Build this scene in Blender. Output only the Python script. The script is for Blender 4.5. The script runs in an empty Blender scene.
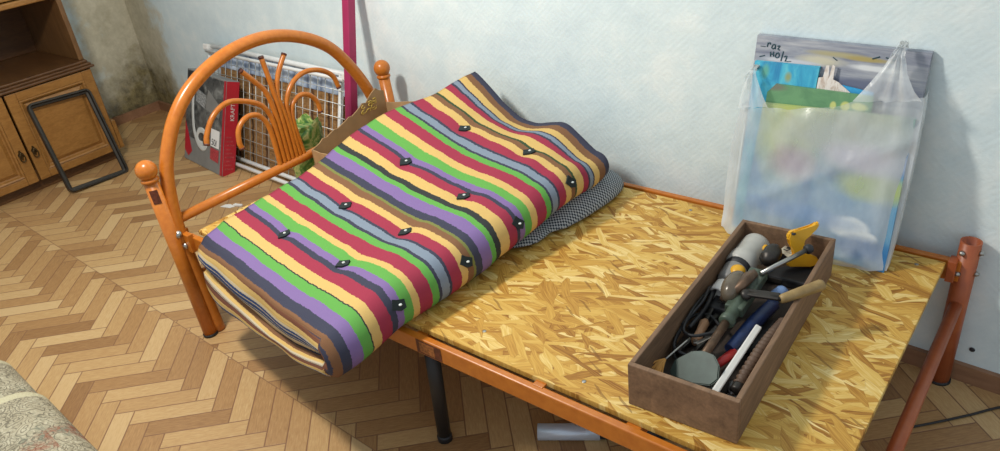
import bpy, bmesh, math, random
from mathutils import Vector, Matrix, noise
random.seed(7)
sc = bpy.context.scene
COL = sc.collection
PI = math.pi
R = math.radians

# ------------------------------------------------------------------ helpers
def lin(r, g, b):
    f = lambda c: (c/255/12.92) if c/255 <= .04045 else ((c/255+.055)/1.055)**2.4
    return (f(r), f(g), f(b), 1.0)

class NT:
    """small wrapper for building node trees"""
    def __init__(self, name, rough=.6, metal=0.0, spec=.5):
        m = bpy.data.materials.new(name); m.use_nodes = True
        self.m = m; self.t = m.node_tree; self.n = self.t.nodes; self.l = self.t.links
        self.bsdf = self.n['Principled BSDF']
        self.bsdf.inputs['Roughness'].default_value = rough
        self.bsdf.inputs['Metallic'].default_value = metal
        self.bsdf.inputs['Specular IOR Level'].default_value = spec
    def put(self, sock, v):
        if v is None: return
        if isinstance(v, bpy.types.NodeSocket): self.l.new(v, sock)
        else: sock.default_value = v
    def math(self, op, a, b=None, c=None, clamp=False):
        n = self.n.new('ShaderNodeMath'); n.operation = op; n.use_clamp = clamp
        for i, v in enumerate((a, b, c)): self.put(n.inputs[i], v)
        return n.outputs[0]
    def coord(self, kind='Object'):
        return self.n.new('ShaderNodeTexCoord').outputs[kind]
    def mapping(self, vec, scale=(1,1,1), rot=(0,0,0), loc=(0,0,0)):
        n = self.n.new('ShaderNodeMapping'); self.put(n.inputs['Vector'], vec)
        n.inputs['Scale'].default_value = scale; n.inputs['Rotation'].default_value = rot; n.inputs['Location'].default_value = loc
        return n.outputs[0]
    def noise(self, vec, scale=5, detail=3, rough=.5, dist=0, color=False):
        n = self.n.new('ShaderNodeTexNoise'); self.put(n.inputs['Vector'], vec)
        n.inputs['Scale'].default_value = scale; n.inputs['Detail'].default_value = detail
        n.inputs['Roughness'].default_value = rough; n.inputs['Distortion'].default_value = dist
        return n.outputs['Color' if color else 'Fac']
    def white(self, vec):
        n = self.n.new('ShaderNodeTexWhiteNoise'); n.noise_dimensions = '3D'; self.put(n.inputs['Vector'], vec)
        return n.outputs['Value']
    def voronoi(self, vec, scale=5, feature='F1', out='Distance', rnd=1.0):
        n = self.n.new('ShaderNodeTexVoronoi'); n.feature = feature; self.put(n.inputs['Vector'], vec)
        n.inputs['Scale'].default_value = scale; n.inputs['Randomness'].default_value = rnd
        return n.outputs[out]
    def wave(self, vec, scale, dist=0, detail=2):
        n = self.n.new('ShaderNodeTexWave'); self.put(n.inputs['Vector'], vec)
        n.inputs['Scale'].default_value = scale; n.inputs['Distortion'].default_value = dist; n.inputs['Detail'].default_value = detail
        return n.outputs['Fac']
    def sep(self, vec):
        n = self.n.new('ShaderNodeSeparateXYZ'); self.put(n.inputs[0], vec); return n.outputs
    def comb(self, x, y, z):
        n = self.n.new('ShaderNodeCombineXYZ')
        for i, v in enumerate((x, y, z)): self.put(n.inputs[i], v)
        return n.outputs[0]
    def ramp(self, fac, stops, interp='LINEAR'):
        n = self.n.new('ShaderNodeValToRGB'); cr = n.color_ramp; cr.interpolation = interp
        while len(cr.elements) < len(stops): cr.elements.new(1.0)
        for e, (p, c) in zip(cr.elements, stops): e.position = p
        for e, (p, c) in zip(cr.elements, stops): e.position = p; e.color = c
        self.put(n.inputs[0], fac); return n.outputs[0]
    def mix(self, fac, a, b, blend='MIX'):
        n = self.n.new('ShaderNodeMix'); n.data_type = 'RGBA'; n.blend_type = blend
        self.put(n.inputs[0], fac); self.put(n.inputs[6], a); self.put(n.inputs[7], b)
        return n.outputs[2]
    def maprange(self, v, a, b, c=0.0, d=1.0):
        n = self.n.new('ShaderNodeMapRange'); self.put(n.inputs[0], v)
        for i, x in enumerate((a, b, c, d)): n.inputs[i+1].default_value = x
        return n.outputs[0]
    def color(self, c): self.put(self.bsdf.inputs['Base Color'], c)
    def rough(self, v): self.put(self.bsdf.inputs['Roughness'], v)
    def bump(self, h, strength=.3, dist=.01):
        n = self.n.new('ShaderNodeBump'); n.inputs['Strength'].default_value = strength; n.inputs['Distance'].default_value = dist
        self.put(n.inputs['Height'], h); self.l.new(n.outputs[0], self.bsdf.inputs['Normal'])

def simple(name, rgb, rough=.6, metal=0.0, var=.12, scale=25, bump=0.0, spec=.5):
    t = NT(name, rough, metal, spec); c = lin(*rgb)
    nz = t.noise(t.coord('Object'), scale, 4)
    d = tuple(x*(1-var) for x in c[:3])+(1,); e = tuple(min(1, x*(1+var)) for x in c[:3])+(1,)
    t.color(t.ramp(nz, [(.3, d), (.7, e)]))
    if bump: t.bump(nz, bump, .004)
    return t.m

class MB:
    """collects shapes into one mesh"""
    def __init__(self): self.b = bmesh.new(); self.uv = self.b.loops.layers.uv.new('UVMap')
    def box(self, lo, hi, bev=0.0, mat=None, seg=2):
        lo = Vector(lo); hi = Vector(hi)
        r = bmesh.ops.create_cube(self.b, size=1.0)
        vs = r['verts']
        for v in vs:
            v.co = Vector([lo[i]+(v.co[i]+.5)*(hi[i]-lo[i]) for i in range(3)])
        if bev > 0:
            es = list({e for v in vs for e in v.link_edges})
            rb = bmesh.ops.bevel(self.b, geom=es, offset=bev, segments=seg, profile=.5, affect='EDGES')
            vs = list({v for f in rb['faces'] for v in f.verts} | {v for v in vs if v.is_valid})
        if mat is not None:
            for v in vs: v.co = mat @ v.co
        return vs
    def tube(self, pts, rad, seg=14, closed=False, caps=True, smooth=0, squash=None):
        P = [Vector(p) for p in pts]
        if smooth: 
            n0 = len(P); P2 = []; 
            rr = rad if isinstance(rad, (list, tuple)) else None; R2 = []
            rng = n0 if closed else n0-1
            for i in range(rng):
                if closed: a, b, c, d = P[(i-1) % n0], P[i], P[(i+1) % n0], P[(i+2) % n0]
                else: a, b, c, d = P[max(i-1, 0)], P[i], P[i+1], P[min(i+2, n0-1)]
                for k in range(smooth):
                    t = k/smooth
                    P2.append(.5*((2*b)+(c-a)*t+(2*a-5*b+4*c-d)*t*t+(3*b-a-3*c+d)*t**3))
                    if rr: R2.append(rr[i]*(1-t)+rr[(i+1) % n0]*t)
            if not closed:
                P2.append(P[-1]); 
                if rr: R2.append(rr[-1])
            P = P2; rad = R2 if rr else rad
        n = len(P); rads = rad if isinstance(rad, (list, tuple)) else [rad]*n
        T = []
        for i in range(n):
            a = P[(i-1) % n] if closed else P[max(i-1, 0)]; c = P[(i+1) % n] if closed else P[min(i+1, n-1)]
            T.append((c-a).normalized())
        ref = Vector((0, 0, 1)) if abs(T[0].z) < .9 else Vector((1, 0, 0))
        N = (ref-T[0]*ref.dot(T[0])).normalized(); rings = []; acc = 0
        for i in range(n):
            N = (N-T[i]*N.dot(T[i])).normalized(); B = T[i].cross(N)
            ring = []
            for k in range(seg):
                a = 2*PI*k/seg
                ring.append(self.b.verts.new(P[i]+(N*math.cos(a)+B*math.sin(a))*rads[i]))
            rings.append(ring)
        for i in range(n if closed else n-1):
            r0, r1 = rings[i], rings[(i+1) % n]
            for k in range(seg):
                f = self.b.faces.new((r0[k], r0[(k+1) % seg], r1[(k+1) % seg], r1[k])); f.smooth = True
        if caps and not closed:
            self.b.faces.new(list(reversed(rings[0]))); self.b.faces.new(rings[-1])
        return rings
    def pipe(self, a, b, ro, ri, seg=20):
        """open-ended hollow pipe from a to b"""
        a = Vector(a); b = Vector(b); d = (b-a).normalized()
        ref = Vector((0, 0, 1)) if abs(d.z) < .9 else Vector((1, 0, 0))
        N = (ref-d*ref.dot(d)).normalized(); B = d.cross(N); V = []
        for p, r in ((a, ro), (b, ro), (b, ri), (a, ri)):
            V.append([self.b.verts.new(p+(N*math.cos(2*PI*k/seg)+B*math.sin(2*PI*k/seg))*r) for k in range(seg)])
        for i in range(4):
            r0, r1 = V[i], V[(i+1) % 4]
            for k in range(seg):
                f = self.b.faces.new((r0[k], r0[(k+1) % seg], r1[(k+1) % seg], r1[k])); f.smooth = i in (0, 2)
    def lathe(self, prof, org=(0,0,0), axis=(0,0,1), seg=24):
        """prof: list of (radius, height along axis)"""
        o = Vector(org); d = Vector(axis).normalized()
        ref = Vector((0, 0, 1)) if abs(d.z) < .9 else Vector((1, 0, 0))
        N = (ref-d*ref.dot(d)).normalized(); B = d.cross(N); rings = []
        for r, h in prof:
            if r < 1e-6: rings.append([self.b.verts.new(o+d*h)])
            else: rings.append([self.b.verts.new(o+d*h+(N*math.cos(2*PI*k/seg)+B*math.sin(2*PI*k/seg))*r) for k in range(seg)])
        for r0, r1 in zip(rings, rings[1:]):
            for k in range(seg):
                k2 = (k+1) % seg
                q = [r0[k % len(r0)], r0[k2 % len(r0)], r1[k2 % len(r1)], r1[k % len(r1)]]
                u = []
                for v in q:
                    if v not in u: u.append(v)
                if len(u) > 2:
                    f = self.b.faces.new(u); f.smooth = True
        for rg, rev in ((rings[0], True), (rings[-1], False)):
            if len(rg) > 2: self.b.faces.new(list(reversed(rg)) if rev else rg)
    def ball(self, c, r, seg=20, sc_=(1,1,1)):
        res = bmesh.ops.create_uvsphere(self.b, u_segments=seg, v_segments=seg//2+2, radius=1)
        for v in res['verts']:
            v.co = Vector(c)+Vector((v.co.x*r*sc_[0], v.co.y*r*sc_[1], v.co.z*r*sc_[2]))
            for f in v.link_faces: f.smooth = True
        return res['verts']
    def prism(self, poly, depth, frame):
        """poly: 2-d outline, frame: 4x4 placing x,y -> plane, z -> extrusion"""
        a = [self.b.verts.new(frame @ Vector((x, y, 0))) for x, y in poly]
        c = [self.b.verts.new(frame @ Vector((x, y, depth))) for x, y in poly]
        n = len(poly)
        self.b.faces.new(list(reversed(a))); self.b.faces.new(c)
        for i in range(n): self.b.faces.new((a[i], a[(i+1) % n], c[(i+1) % n], c[i]))
    def grid(self, rows, uvs=None, smooth=True, close=False):
        V = [[self.b.verts.new(p) for p in r] for r in rows]
        for i in range(len(V)-1):
            m = len(V[i])
            for j in range(m if close else m-1):
                j2 = (j+1) % m
                f = self.b.faces.new((V[i][j], V[i][j2], V[i+1][j2], V[i+1][j])); f.smooth = smooth
                if uvs:
                    for lp, (a, bb) in zip(f.loops, ((i, j), (i, j2), (i+1, j2), (i+1, j))): lp[self.uv].uv = uvs[a][bb]
        return V
    def build(self, name, mat, parent=None, loc=None, rotz=None, matrix=None, recalc=True):
        if recalc: bmesh.ops.recalc_face_normals(self.b, faces=self.b.faces)
        me = bpy.data.meshes.new(name); self.b.to_mesh(me); self.b.free()
        o = bpy.data.objects.new(name, me); COL.objects.link(o)
        if mat is not None:
            for m in (mat if isinstance(mat, (list, tuple)) else [mat]): me.materials.append(m)
        if parent: o.parent = parent
        if loc: o.location = loc
        if rotz: o.rotation_euler = (0, 0, rotz)
        if matrix is not None: o.matrix_world = matrix
        return o

def tag(o, label=None, cat=None, group=None, kind=None):
    for k, v in (('label', label), ('category', cat), ('group', group), ('kind', kind)):
        if v: o[k] = v
    return o
def empty(name, loc, label, cat, rotz=0, group=None, matrix=None):
    o = bpy.data.objects.new(name, None); COL.objects.link(o); o.empty_display_size = .05
    if matrix is not None: o.matrix_world = matrix
    else: o.location = loc; o.rotation_euler = (0, 0, rotz)
    return tag(o, label, cat, group)
def rel(o, p):  # world point -> local offset for an unrotated empty
    return Vector(p)-o.location
def frame(o, x, y, z=None):
    x = Vector(x).normalized(); y = Vector(y); y = (y-x*y.dot(x)).normalized(); z = x.cross(y)
    m = Matrix.Identity(4)
    for i in range(3): m[i][0] = x[i]; m[i][1] = y[i]; m[i][2] = z[i]; m[i][3] = o[i]
    return m
def text_bm(mb, s, size, frm, depth=.0004):
    cu = bpy.data.curves.new('lettering', 'FONT'); cu.body = s; cu.size = size; cu.extrude = depth
    ob = bpy.data.objects.new('lettering', cu); COL.objects.link(ob)
    bpy.context.view_layer.update()
    me = ob.evaluated_get(bpy.context.evaluated_depsgraph_get()).to_mesh()
    tmp = bmesh.new(); tmp.from_mesh(me)
    mp = {v: mb.b.verts.new(frm @ v.co) for v in tmp.verts}
    for f in tmp.faces:
        try: mb.b.faces.new([mp[v] for v in f.verts])
        except ValueError: pass
    tmp.free(); ob.to_mesh_clear() if False else None
    bpy.data.objects.remove(ob); bpy.data.curves.remove(cu)
def interp(x, xs, ys):
    if x <= xs[0]: return ys[0]
    for a, b, p, q in zip(xs, xs[1:], ys, ys[1:]):
        if x <= b: return p+(q-p)*(x-a)/(b-a)
    return ys[-1]
def sm(t):
    t = max(0, min(1, t)); return t*t*(3-2*t)

# ------------------------------------------------------------------ materials
M = {}
M['orange'] = None
def orange_metal():
    t = NT('orange_enamel', .28)
    n = t.noise(t.coord(), 60, 4); t.color(t.ramp(n, [(.3, lin(182, 102, 30)), (.7, lin(196, 116, 38))])); t.bump(t.noise(t.coord(), 220, 2), .04, .002)
    return t.m
M['orange'] = orange_metal()
def foot_metal():  # same orange enamel, with the shade at the bed foot mixed into its colour
    t = NT('shaded_orange_enamel', .4)
    n = t.noise(t.coord(), 40, 5); t.color(t.ramp(n, [(.3, lin(158, 78, 42)), (.7, lin(172, 92, 50))]))
    return t.m
M['foot'] = foot_metal()
M['black'] = simple('black_steel', (40, 38, 36), .5, .2)
M['dark'] = simple('dark_plastic', (34, 34, 36), .55)
M['steel'] = simple('zinc_steel', (170, 168, 162), .3, .9)
M['chrome'] = simple('chrome_tube', (206, 216, 228), .32, .35, var=.04)
M['maroon'] = simple('maroon_paint', (158, 38, 84), .4, var=.06)
M['white_metal'] = simple('white_enamel', (222, 222, 218), .4, var=.05)
M['white_plastic'] = simple('white_plastic', (225, 222, 215), .4, var=.04)
M['label_brown'] = simple('brown_sticker', (92, 44, 26), .5, var=.5, scale=120)

def floor_mat():
    t = NT('herringbone_floor', .42)
    s = t.sep(t.coord('Object')); x, y = s[0], s[1]
    W = .0548; q = 1/(math.sqrt(2)*W)
    ap = t.math('MULTIPLY', t.math('SUBTRACT', x, y), q); bp = t.math('MULTIPLY', t.math('ADD', x, y), q)
    # two sheets that meet on a straight seam
    seamv = t.math('ADD', y, t.math('MULTIPLY_ADD', x, .032, .031))
    side = t.math('GREATER_THAN', seamv, 0.0)
    a = t.math('SUBTRACT', ap, t.math('MULTIPLY_ADD', side, 3.04+1.37, -1.37))
    b = t.math('SUBTRACT', bp, t.math('MULTIPLY_ADD', side, 9.635+2.555, -2.555))
    i = t.math('FLOOR', a); j = t.math('FLOOR', b)
    fa = t.math('SUBTRACT', a, i); fb = t.math('SUBTRACT', b, j)
    k = t.math('FLOORED_MODULO', t.math('ADD', t.math('SUBTRACT', i, j), .5), 8.0); k = t.math('FLOOR', k)
    hz = t.math('LESS_THAN', k, 3.5); inv = t.math('SUBTRACT', 1.0, hz)
    k7 = t.math('SUBTRACT', 7.0, k)
    def sel(p, r): return t.math('ADD', t.math('MULTIPLY', hz, p), t.math('MULTIPLY', inv, r))
    idx = sel(t.math('SUBTRACT', i, k), i); idy = sel(j, t.math('SUBTRACT', j, k7))
    along = sel(t.math('ADD', fa, k), t.math('ADD', fb, k7)); across = sel(fb, fa)
    rnd = t.white(t.comb(idx, idy, t.math('MULTIPLY_ADD', hz, 3.0, side)))
    grain = t.noise(t.comb(t.math('MULTIPLY_ADD', along, .9, t.math('MULTIPLY', rnd, 37.0)), t.math('MULTIPLY_ADD', across, 7.0, t.math('MULTIPLY', rnd, 91.0)), 0.0), 2.2, 6, .62, .6)
    alt = t.math('FLOORED_MODULO', sel(idy, idx), 2.0)
    tone = t.math('ADD', t.math('MULTIPLY', rnd, .5), t.math('ADD', t.math('MULTIPLY', grain, .75), t.math('MULTIPLY', alt, .14)))
    col = t.ramp(tone, [(.3, lin(134, 96, 58)), (.6, lin(172, 132, 84)), (.85, lin(194, 158, 106)), (1.0, lin(206, 174, 124))])
    def edge(v, hi, w): return t.math('MINIMUM', v, t.math('SUBTRACT', hi, v))
    e = t.math('MINIMUM', edge(along, 4.0, 0), edge(across, 1.0, 0))
    se = t.math('MULTIPLY_ADD', t.math('ABSOLUTE', seamv), 14.0, .014)
    e = t.math('MINIMUM', e, se)
    line = t.maprange(e, .012, .045)
    dirt = t.noise(t.coord('Object'), 2.5, 5)
    col = t.mix(t.math('MULTIPLY', dirt, .22), col, lin(150, 116, 86))
    t.color(t.mix(line, lin(128, 92, 64), col))
    t.rough(t.math('MULTIPLY_ADD', grain, .25, .32))
    t.bump(line, .25, .002)
    return t.m
def wall_mat():
    t = NT('painted_wallpaper', .75, spec=.25)
    o = t.coord('Object'); s = t.sep(o)
    # corner lies at x = -2.2, y = 1.1
    dx = t.math('ADD', s[0], 2.2); dy = t.math('SUBTRACT', 1.1, s[1])
    dist = t.math('MAXIMUM', dx, t.math('MULTIPLY', dy, 1.0))
    big = t.noise(o, 2.0, 5); fine = t.noise(o, 38, 4, .6); mid = t.noise(o, 9, 5, .65)
    base = t.ramp(t.math('MULTIPLY_ADD', mid, .6, t.math('MULTIPLY', big, .4)), [(.3, lin(206, 222, 226)), (.5, lin(220, 234, 235)), (.62, lin(232, 241, 239)), (.75, lin(224, 232, 230))])
    # yellowed, unpainted strips of old paper by the corner
    old = t.ramp(t.math('MULTIPLY_ADD', fine, .4, t.math('MULTIPLY', mid, .6)), [(.3, lin(172, 166, 142)), (.7, lin(214, 208, 186))])
    strip = t.math('SUBTRACT', t.math('MULTIPLY_ADD', mid, .5, .08), dist)
    base = t.mix(t.maprange(strip, -.04, .10), base, old)
    # mould near the floor of the corner
    mo = t.math('SUBTRACT', t.math('MULTIPLY_ADD', t.noise(o, 6, 6, .7), .95, .12), t.math('ADD', t.math('MULTIPLY', s[2], 1.5), t.math('MULTIPLY', dist, .9)))
    mould = t.ramp(t.noise(o, 26, 5, .7), [(.35, lin(74, 64, 36)), (.65, lin(138, 126, 84))])
    base = t.mix(t.math('MULTIPLY', t.maprange(mo, -.05, .3), .92), base, mould)
    t.color(base)
    # embossed weave of the paper: small blocks, alternately turned
    A = t.math('ADD', s[0], t.math('MULTIPLY', s[1], 1.0))
    ca = t.math('MULTIPLY', A, 17.0); cz = t.math('MULTIPLY', s[2], 17.0)
    par = t.math('FLOORED_MODULO', t.math('ADD', t.math('FLOOR', ca), t.math('FLOOR', cz)), 2.0)
    l1 = t.math('SINE', t.math('MULTIPLY', t.math('ADD', A, s[2]), 340.0)); l2 = t.math('SINE', t.math('MULTIPLY', t.math('SUBTRACT', A, s[2]), 340.0))
    wv = t.math('ADD', t.math('MULTIPLY', par, l1), t.math('MULTIPLY', t.math('SUBTRACT', 1.0, par), l2))
    t.bump(t.math('MULTIPLY_ADD', wv, .07, t.math('MULTIPLY_ADD', fine, 1.1, t.math('MULTIPLY', mid, 1.6))), .32, .004)
    return t.m
def wood_mat(name, c0, c1, scale=(3, 3, 30), rough=.4, ring=1.0, bump=.05):
    t = NT(name, rough)
    v = t.mapping(t.coord('Object'), scale)
    n = t.noise(v, 2.0, 6, .6, 1.2*ring); n2 = t.noise(v, 11.0, 4, .6)
    t.color(t.ramp(t.math('MULTIPLY_ADD', n2, .4, t.math('MULTIPLY', n, .6)), [(.33, lin(*c0)), (.66, lin(*c1))]))
    t.bump(n2, bump, .002); return t.m
def osb_mat():
    t = NT('osb_strands', .5, spec=.3)
    o = t.coord('Object')
    w = t.noise(o, 7, 3, color=True); 
    wn = t.n.new('ShaderNodeVectorMath'); wn.operation = 'MULTIPLY_ADD'; t.put(wn.inputs[0], w); wn.inputs[1].default_value = (.035, .035, 0); t.put(wn.inputs[2], o)
    o2 = wn.outputs[0]
    cols = [(.0, lin(128, 80, 30)), (.2, lin(172, 122, 50)), (.45, lin(200, 154, 70)), (.72, lin(216, 178, 94)), (1.0, lin(238, 214, 150))]
    cur = None
    for k, (ang, sx, sy, th) in enumerate(((8, 8, 60, 0), (-18, 9, 66, .45), (28, 9, 72, .58), (66, 14, 66, .78), (-8, 8, 70, .62), (-48, 13, 80, .76), (12, 7, 84, .66), (-28, 11, 90, .76), (40, 14, 60, .86))):
        v = t.mapping(t.mapping(o2, rot=(0, 0, R(ang))), (sx, sy, 1), loc=(k*3.3, k*1.7, 0))
        vr = t.n.new('ShaderNodeTexVoronoi'); vr.voronoi_dimensions = '2D'; t.put(vr.inputs['Vector'], v); vr.inputs['Scale'].default_value = 1.0
        cs = t.sep(vr.outputs['Color'])
        streak = t.noise(t.mapping(t.mapping(o2, rot=(0, 0, R(ang))), (sx*1.6, sy*7, 1)), 1.0, 3)
        tone = t.math('ADD', t.math('MULTIPLY', cs[0], .75), t.math('MULTIPLY_ADD', streak, .8, -.28))
        c = t.ramp(tone, cols)
        ve = t.n.new('ShaderNodeTexVoronoi'); ve.voronoi_dimensions = '2D'; ve.feature = 'DISTANCE_TO_EDGE'; t.put(ve.inputs['Vector'], v); ve.inputs['Scale'].default_value = 1.0
        c = t.mix(t.maprange(ve.outputs['Distance'], .0, .05, .72, 1.0), lin(140, 92, 36), c)
        cur = c if cur is None else t.mix(t.math('GREATER_THAN', cs[1], th), cur, c)
    # scattered dark slivers
    v = t.mapping(t.mapping(o2, rot=(0, 0, R(30))), (16, 150, 1)); vr = t.n.new('ShaderNodeTexVoronoi'); vr.voronoi_dimensions = '2D'; t.put(vr.inputs['Vector'], v); vr.inputs['Scale'].default_value = 1.0
    sl = t.math('MULTIPLY', t.math('GREATER_THAN', t.sep(vr.outputs['Color'])[2], .972), t.math('LESS_THAN', vr.outputs['Distance'], .42))
    cur = t.mix(t.math('MULTIPLY', sl, .6), cur, lin(122, 80, 36))
    t.color(cur); t.bump(t.noise(t.mapping(o2, (10, 60, 1)), 1, 4), .25, .003)
    return t.m

NAVY = lin(60, 63, 80); PURP = lin(132, 108, 160); GREEN = lin(100, 168, 76); BLK = lin(50, 56, 54); YEL = lin(216, 180, 108)
RED = lin(160, 52, 74); GRAY = lin(130, 143, 158); BRN = lin(130, 92, 62); DGR = lin(54, 78, 50); OLV = lin(124, 128, 68); BEI = lin(214, 198, 164)
STR = [(0, BRN), (.006, NAVY), (.0340, PURP), (.0676, GREEN), (.0945, BLK), (.0984, YEL), (.128, RED), (.161, NAVY), (.1775, PURP), (.197, GREEN),
       (.2252, YEL), (.2456, RED), (.2818, GREEN), (.306, NAVY), (.3153, GRAY), (.338, NAVY), (.3466, RED), (.377, YEL), (.3985, BRN), (.4195, OLV), (.4264, NAVY), (.4487, PURP),
       (.4837, GREEN), (.5148, BLK), (.5173, YEL), (.5474, RED), (.5762, NAVY), (.588, PURP), (.6084, GREEN), (.6384, YEL), (.6655, RED), (.7017, GREEN), (.721, NAVY), (.729, GRAY),
       (.752, NAVY), (.7617, RED), (.7944, YEL), (.8184, BRN), (.837, DGR), (.8439, YEL), (.8731, RED), (.897, NAVY), (.9045, GRAY), (.921, NAVY), (.9273, YEL), (.9515, BRN), (.9772, NAVY)]
def mattress_mat():
    t = NT('striped_ticking', .85, spec=.15)
    uv = t.n.new('ShaderNodeUVMap'); uv.uv_map = 'UVMap'; s = t.sep(uv.outputs[0]); u, v = s[0], s[1]
    teeth = t.noise(t.comb(t.math('MULTIPLY', u, 130.0), t.math('MULTIPLY', v, 26.0), 0.0), 1.0, 3)
    soft = t.noise(t.comb(t.math('MULTIPLY', u, 14.0), t.math('MULTIPLY', v, 9.0), 2.0), 1.0, 3)
    vv = t.math('ADD', v, t.math('ADD', t.math('MULTIPLY_ADD', teeth, .007, -.0035), t.math('MULTIPLY_ADD', soft, .008, -.004)))
    vv = t.math('MAXIMUM', vv, .001)
    k = 24
    lo = t.ramp(t.math('MULTIPLY', vv, 2.0), [(p*2, c) for p, c in STR[:k]], 'CONSTANT')
    hi = t.ramp(t.math('MULTIPLY_ADD', vv, 2.0, -1.0), [(0, STR[k-1][1])]+[(p*2-1, c) for p, c in STR[k:]], 'CONSTANT')
    top = t.mix(t.math('GREATER_THAN', vv, .5148), lo, hi)
    side = t.math('MULTIPLY', v, -1.0)
    sj = t.math('ADD', side, t.math('MULTIPLY_ADD', teeth, .05, -.025))
    BL = lin(44, 74, 122)
    up_ = t.math('LESS_THAN', u, .955)
    wedge = t.math('ADD', t.math('MULTIPLY', up_, t.math('MULTIPLY_ADD', u, .34, -.02)), t.math('MULTIPLY', t.math('SUBTRACT', 1.0, up_), .30))
    sq = t.math('ADD', t.math('MULTIPLY', t.math('DIVIDE', t.math('SUBTRACT', sj, wedge), t.math('SUBTRACT', 1.0, wedge)), .5), .5)
    sd = t.ramp(sq, [(0, NAVY), (.40, lin(124, 78, 56)), (.5, YEL), (.60, BEI), (.65, BL), (.70, BEI), (.72, BL), (.79, BEI), (.81, BL), (.85, BEI)], 'CONSTANT')
    sd = t.mix(t.math('LESS_THAN', sj, .07), sd, BRN)
    iv = t.math('ADD', t.math('MULTIPLY_ADD', v, -1.0, -2.0), t.math('MULTIPLY_ADD', teeth, .004, -.002))
    inner = t.ramp(t.math('MULTIPLY', iv, 4.0), [(0, YEL), (.035, BRN), (.075, NAVY), (.09, BEI), (.15, BL), (.165, BEI), (.175, BL), (.19, BEI), (.28, BRN), (.36, YEL), (.45, BEI), (.6, BL), (.62, BEI)], 'CONSTANT')
    sd = t.mix(t.math('LESS_THAN', v, -1.99), sd, inner)
    col = t.mix(t.math('LESS_THAN', v, -.0005), top, sd)
    w = t.noise(t.comb(t.math('MULTIPLY', u, 900.0), t.math('MULTIPLY', v, 900.0), 0.0), 1.0, 2)
    col = t.mix(t.math('MULTIPLY', w, .22), col, lin(90, 80, 80))
    t.color(col)
    cr = t.noise(t.comb(t.math('MULTIPLY', u, 5.0), t.math('MULTIPLY', v, 26.0), 0.0), 1.0, 4, .6, .4)
    t.bump(t.math('MULTIPLY_ADD', w, .15, cr), .35, .006)
    return t.m
def gingham_mat():
    t = NT('gingham_check', .9, spec=.1)
    uv = t.n.new('ShaderNodeUVMap'); uv.uv_map = 'UVMap'
    c = t.n.new('ShaderNodeTexChecker'); t.put(c.inputs['Vector'], uv.outputs[0]); c.inputs['Scale'].default_value = 200
    c.inputs['Color1'].default_value = lin(60, 66, 74); c.inputs['Color2'].default_value = lin(172, 176, 178)
    t.color(c.outputs['Color']); t.bump(t.noise(t.coord(), 18, 3), .3, .006); return t.m
def bag_mat():
    t = NT('thin_white_polythene', .35)
    out = t.n['Material Output']
    tr = t.n.new('ShaderNodeBsdfTransparent'); tr.inputs[0].default_value = (.96, .98, .98, 1)
    df = t.n.new('ShaderNodeBsdfDiffuse'); df.inputs[0].default_value = lin(238, 241, 240)
    tl = t.n.new('ShaderNodeBsdfTranslucent'); tl.inputs[0].default_value = lin(222, 228, 228)
    gl = t.n.new('ShaderNodeBsdfGlossy'); gl.inputs['Roughness'].default_value = .28; gl.inputs['Color'].default_value = (.9, .9, .9, 1)
    m1 = t.n.new('ShaderNodeMixShader'); m1.inputs[0].default_value = .22; t.l.new(df.outputs[0], m1.inputs[1]); t.l.new(tl.outputs[0], m1.inputs[2])
    m2 = t.n.new('ShaderNodeMixShader'); m2.inputs[0].default_value = .10; t.l.new(m1.outputs[0], m2.inputs[1]); t.l.new(gl.outputs[0], m2.inputs[2])
    m3 = t.n.new('ShaderNodeMixShader'); 
    nz = t.noise(t.mapping(t.coord('Object'), (9, 9, 5)), 1.5, 4)
    uv = t.n.new('ShaderNodeUVMap'); uv.uv_map = 'UVMap'; us = t.sep(uv.outputs[0])[0]
    layers = t.maprange(t.math('MINIMUM', us, t.math('SUBTRACT', 1.0, us)), .0, .17, .30, 0.0)
    t.put(m3.inputs[0], t.math('ADD', t.maprange(nz, .3, .7, .24, .52), layers, clamp=True)); t.l.new(tr.outputs[0], m3.inputs[1]); t.l.new(m2.outputs[0], m3.inputs[2])
    bp = t.n.new('ShaderNodeBump'); bp.inputs['Strength'].default_value = .6; bp.inputs['Distance'].default_value = .006
    t.put(bp.inputs['Height'], t.noise(t.mapping(t.coord('Object'), (14, 14, 6), (0, R(35), 0)), 1.6, 5, .6, .5))
    for n in (df, gl, tl): t.l.new(bp.outputs[0], n.inputs['Normal'])
    t.l.new(m3.outputs[0], out.inputs['Surface'])
    return t.m

M['floor'] = floor_mat(); M['wall'] = wall_mat(); M['osb'] = osb_mat(); M['mattress'] = mattress_mat(); M['gingham'] = gingham_mat(); M['bag'] = bag_mat()
M['cab'] = wood_mat('honey_veneer', (128, 86, 38), (160, 114, 58), (1.5, 6, 22) , .35)
M['cab_dark'] = wood_mat('shaded_dark_veneer', (70, 44, 22), (104, 70, 38), (1.5, 5, 30), .4)  # dark brown veneer, deepened further to paint in the shade of the niche
M['cab_side'] = wood_mat('upright_veneer', (92, 62, 32), (128, 92, 54), (14, 14, 2), .4)
M['base'] = wood_mat('brown_skirting', (128, 92, 66), (158, 118, 88), (2, 8, 8), .55)
M['crate'] = wood_mat('old_crate_wood', (98, 74, 54), (142, 110, 82), (16, 2.2, 16), .7)
M['handle_wood'] = wood_mat('turned_handle', (132, 106, 62), (166, 138, 88), (8, 8, 8), .45)
M['card'] = simple('corrugated_card', (170, 138, 98), .85, var=.12, scale=18)
M['card_dark'] = simple('brown_card', (156, 124, 86), .85, var=.15, scale=14)

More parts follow.
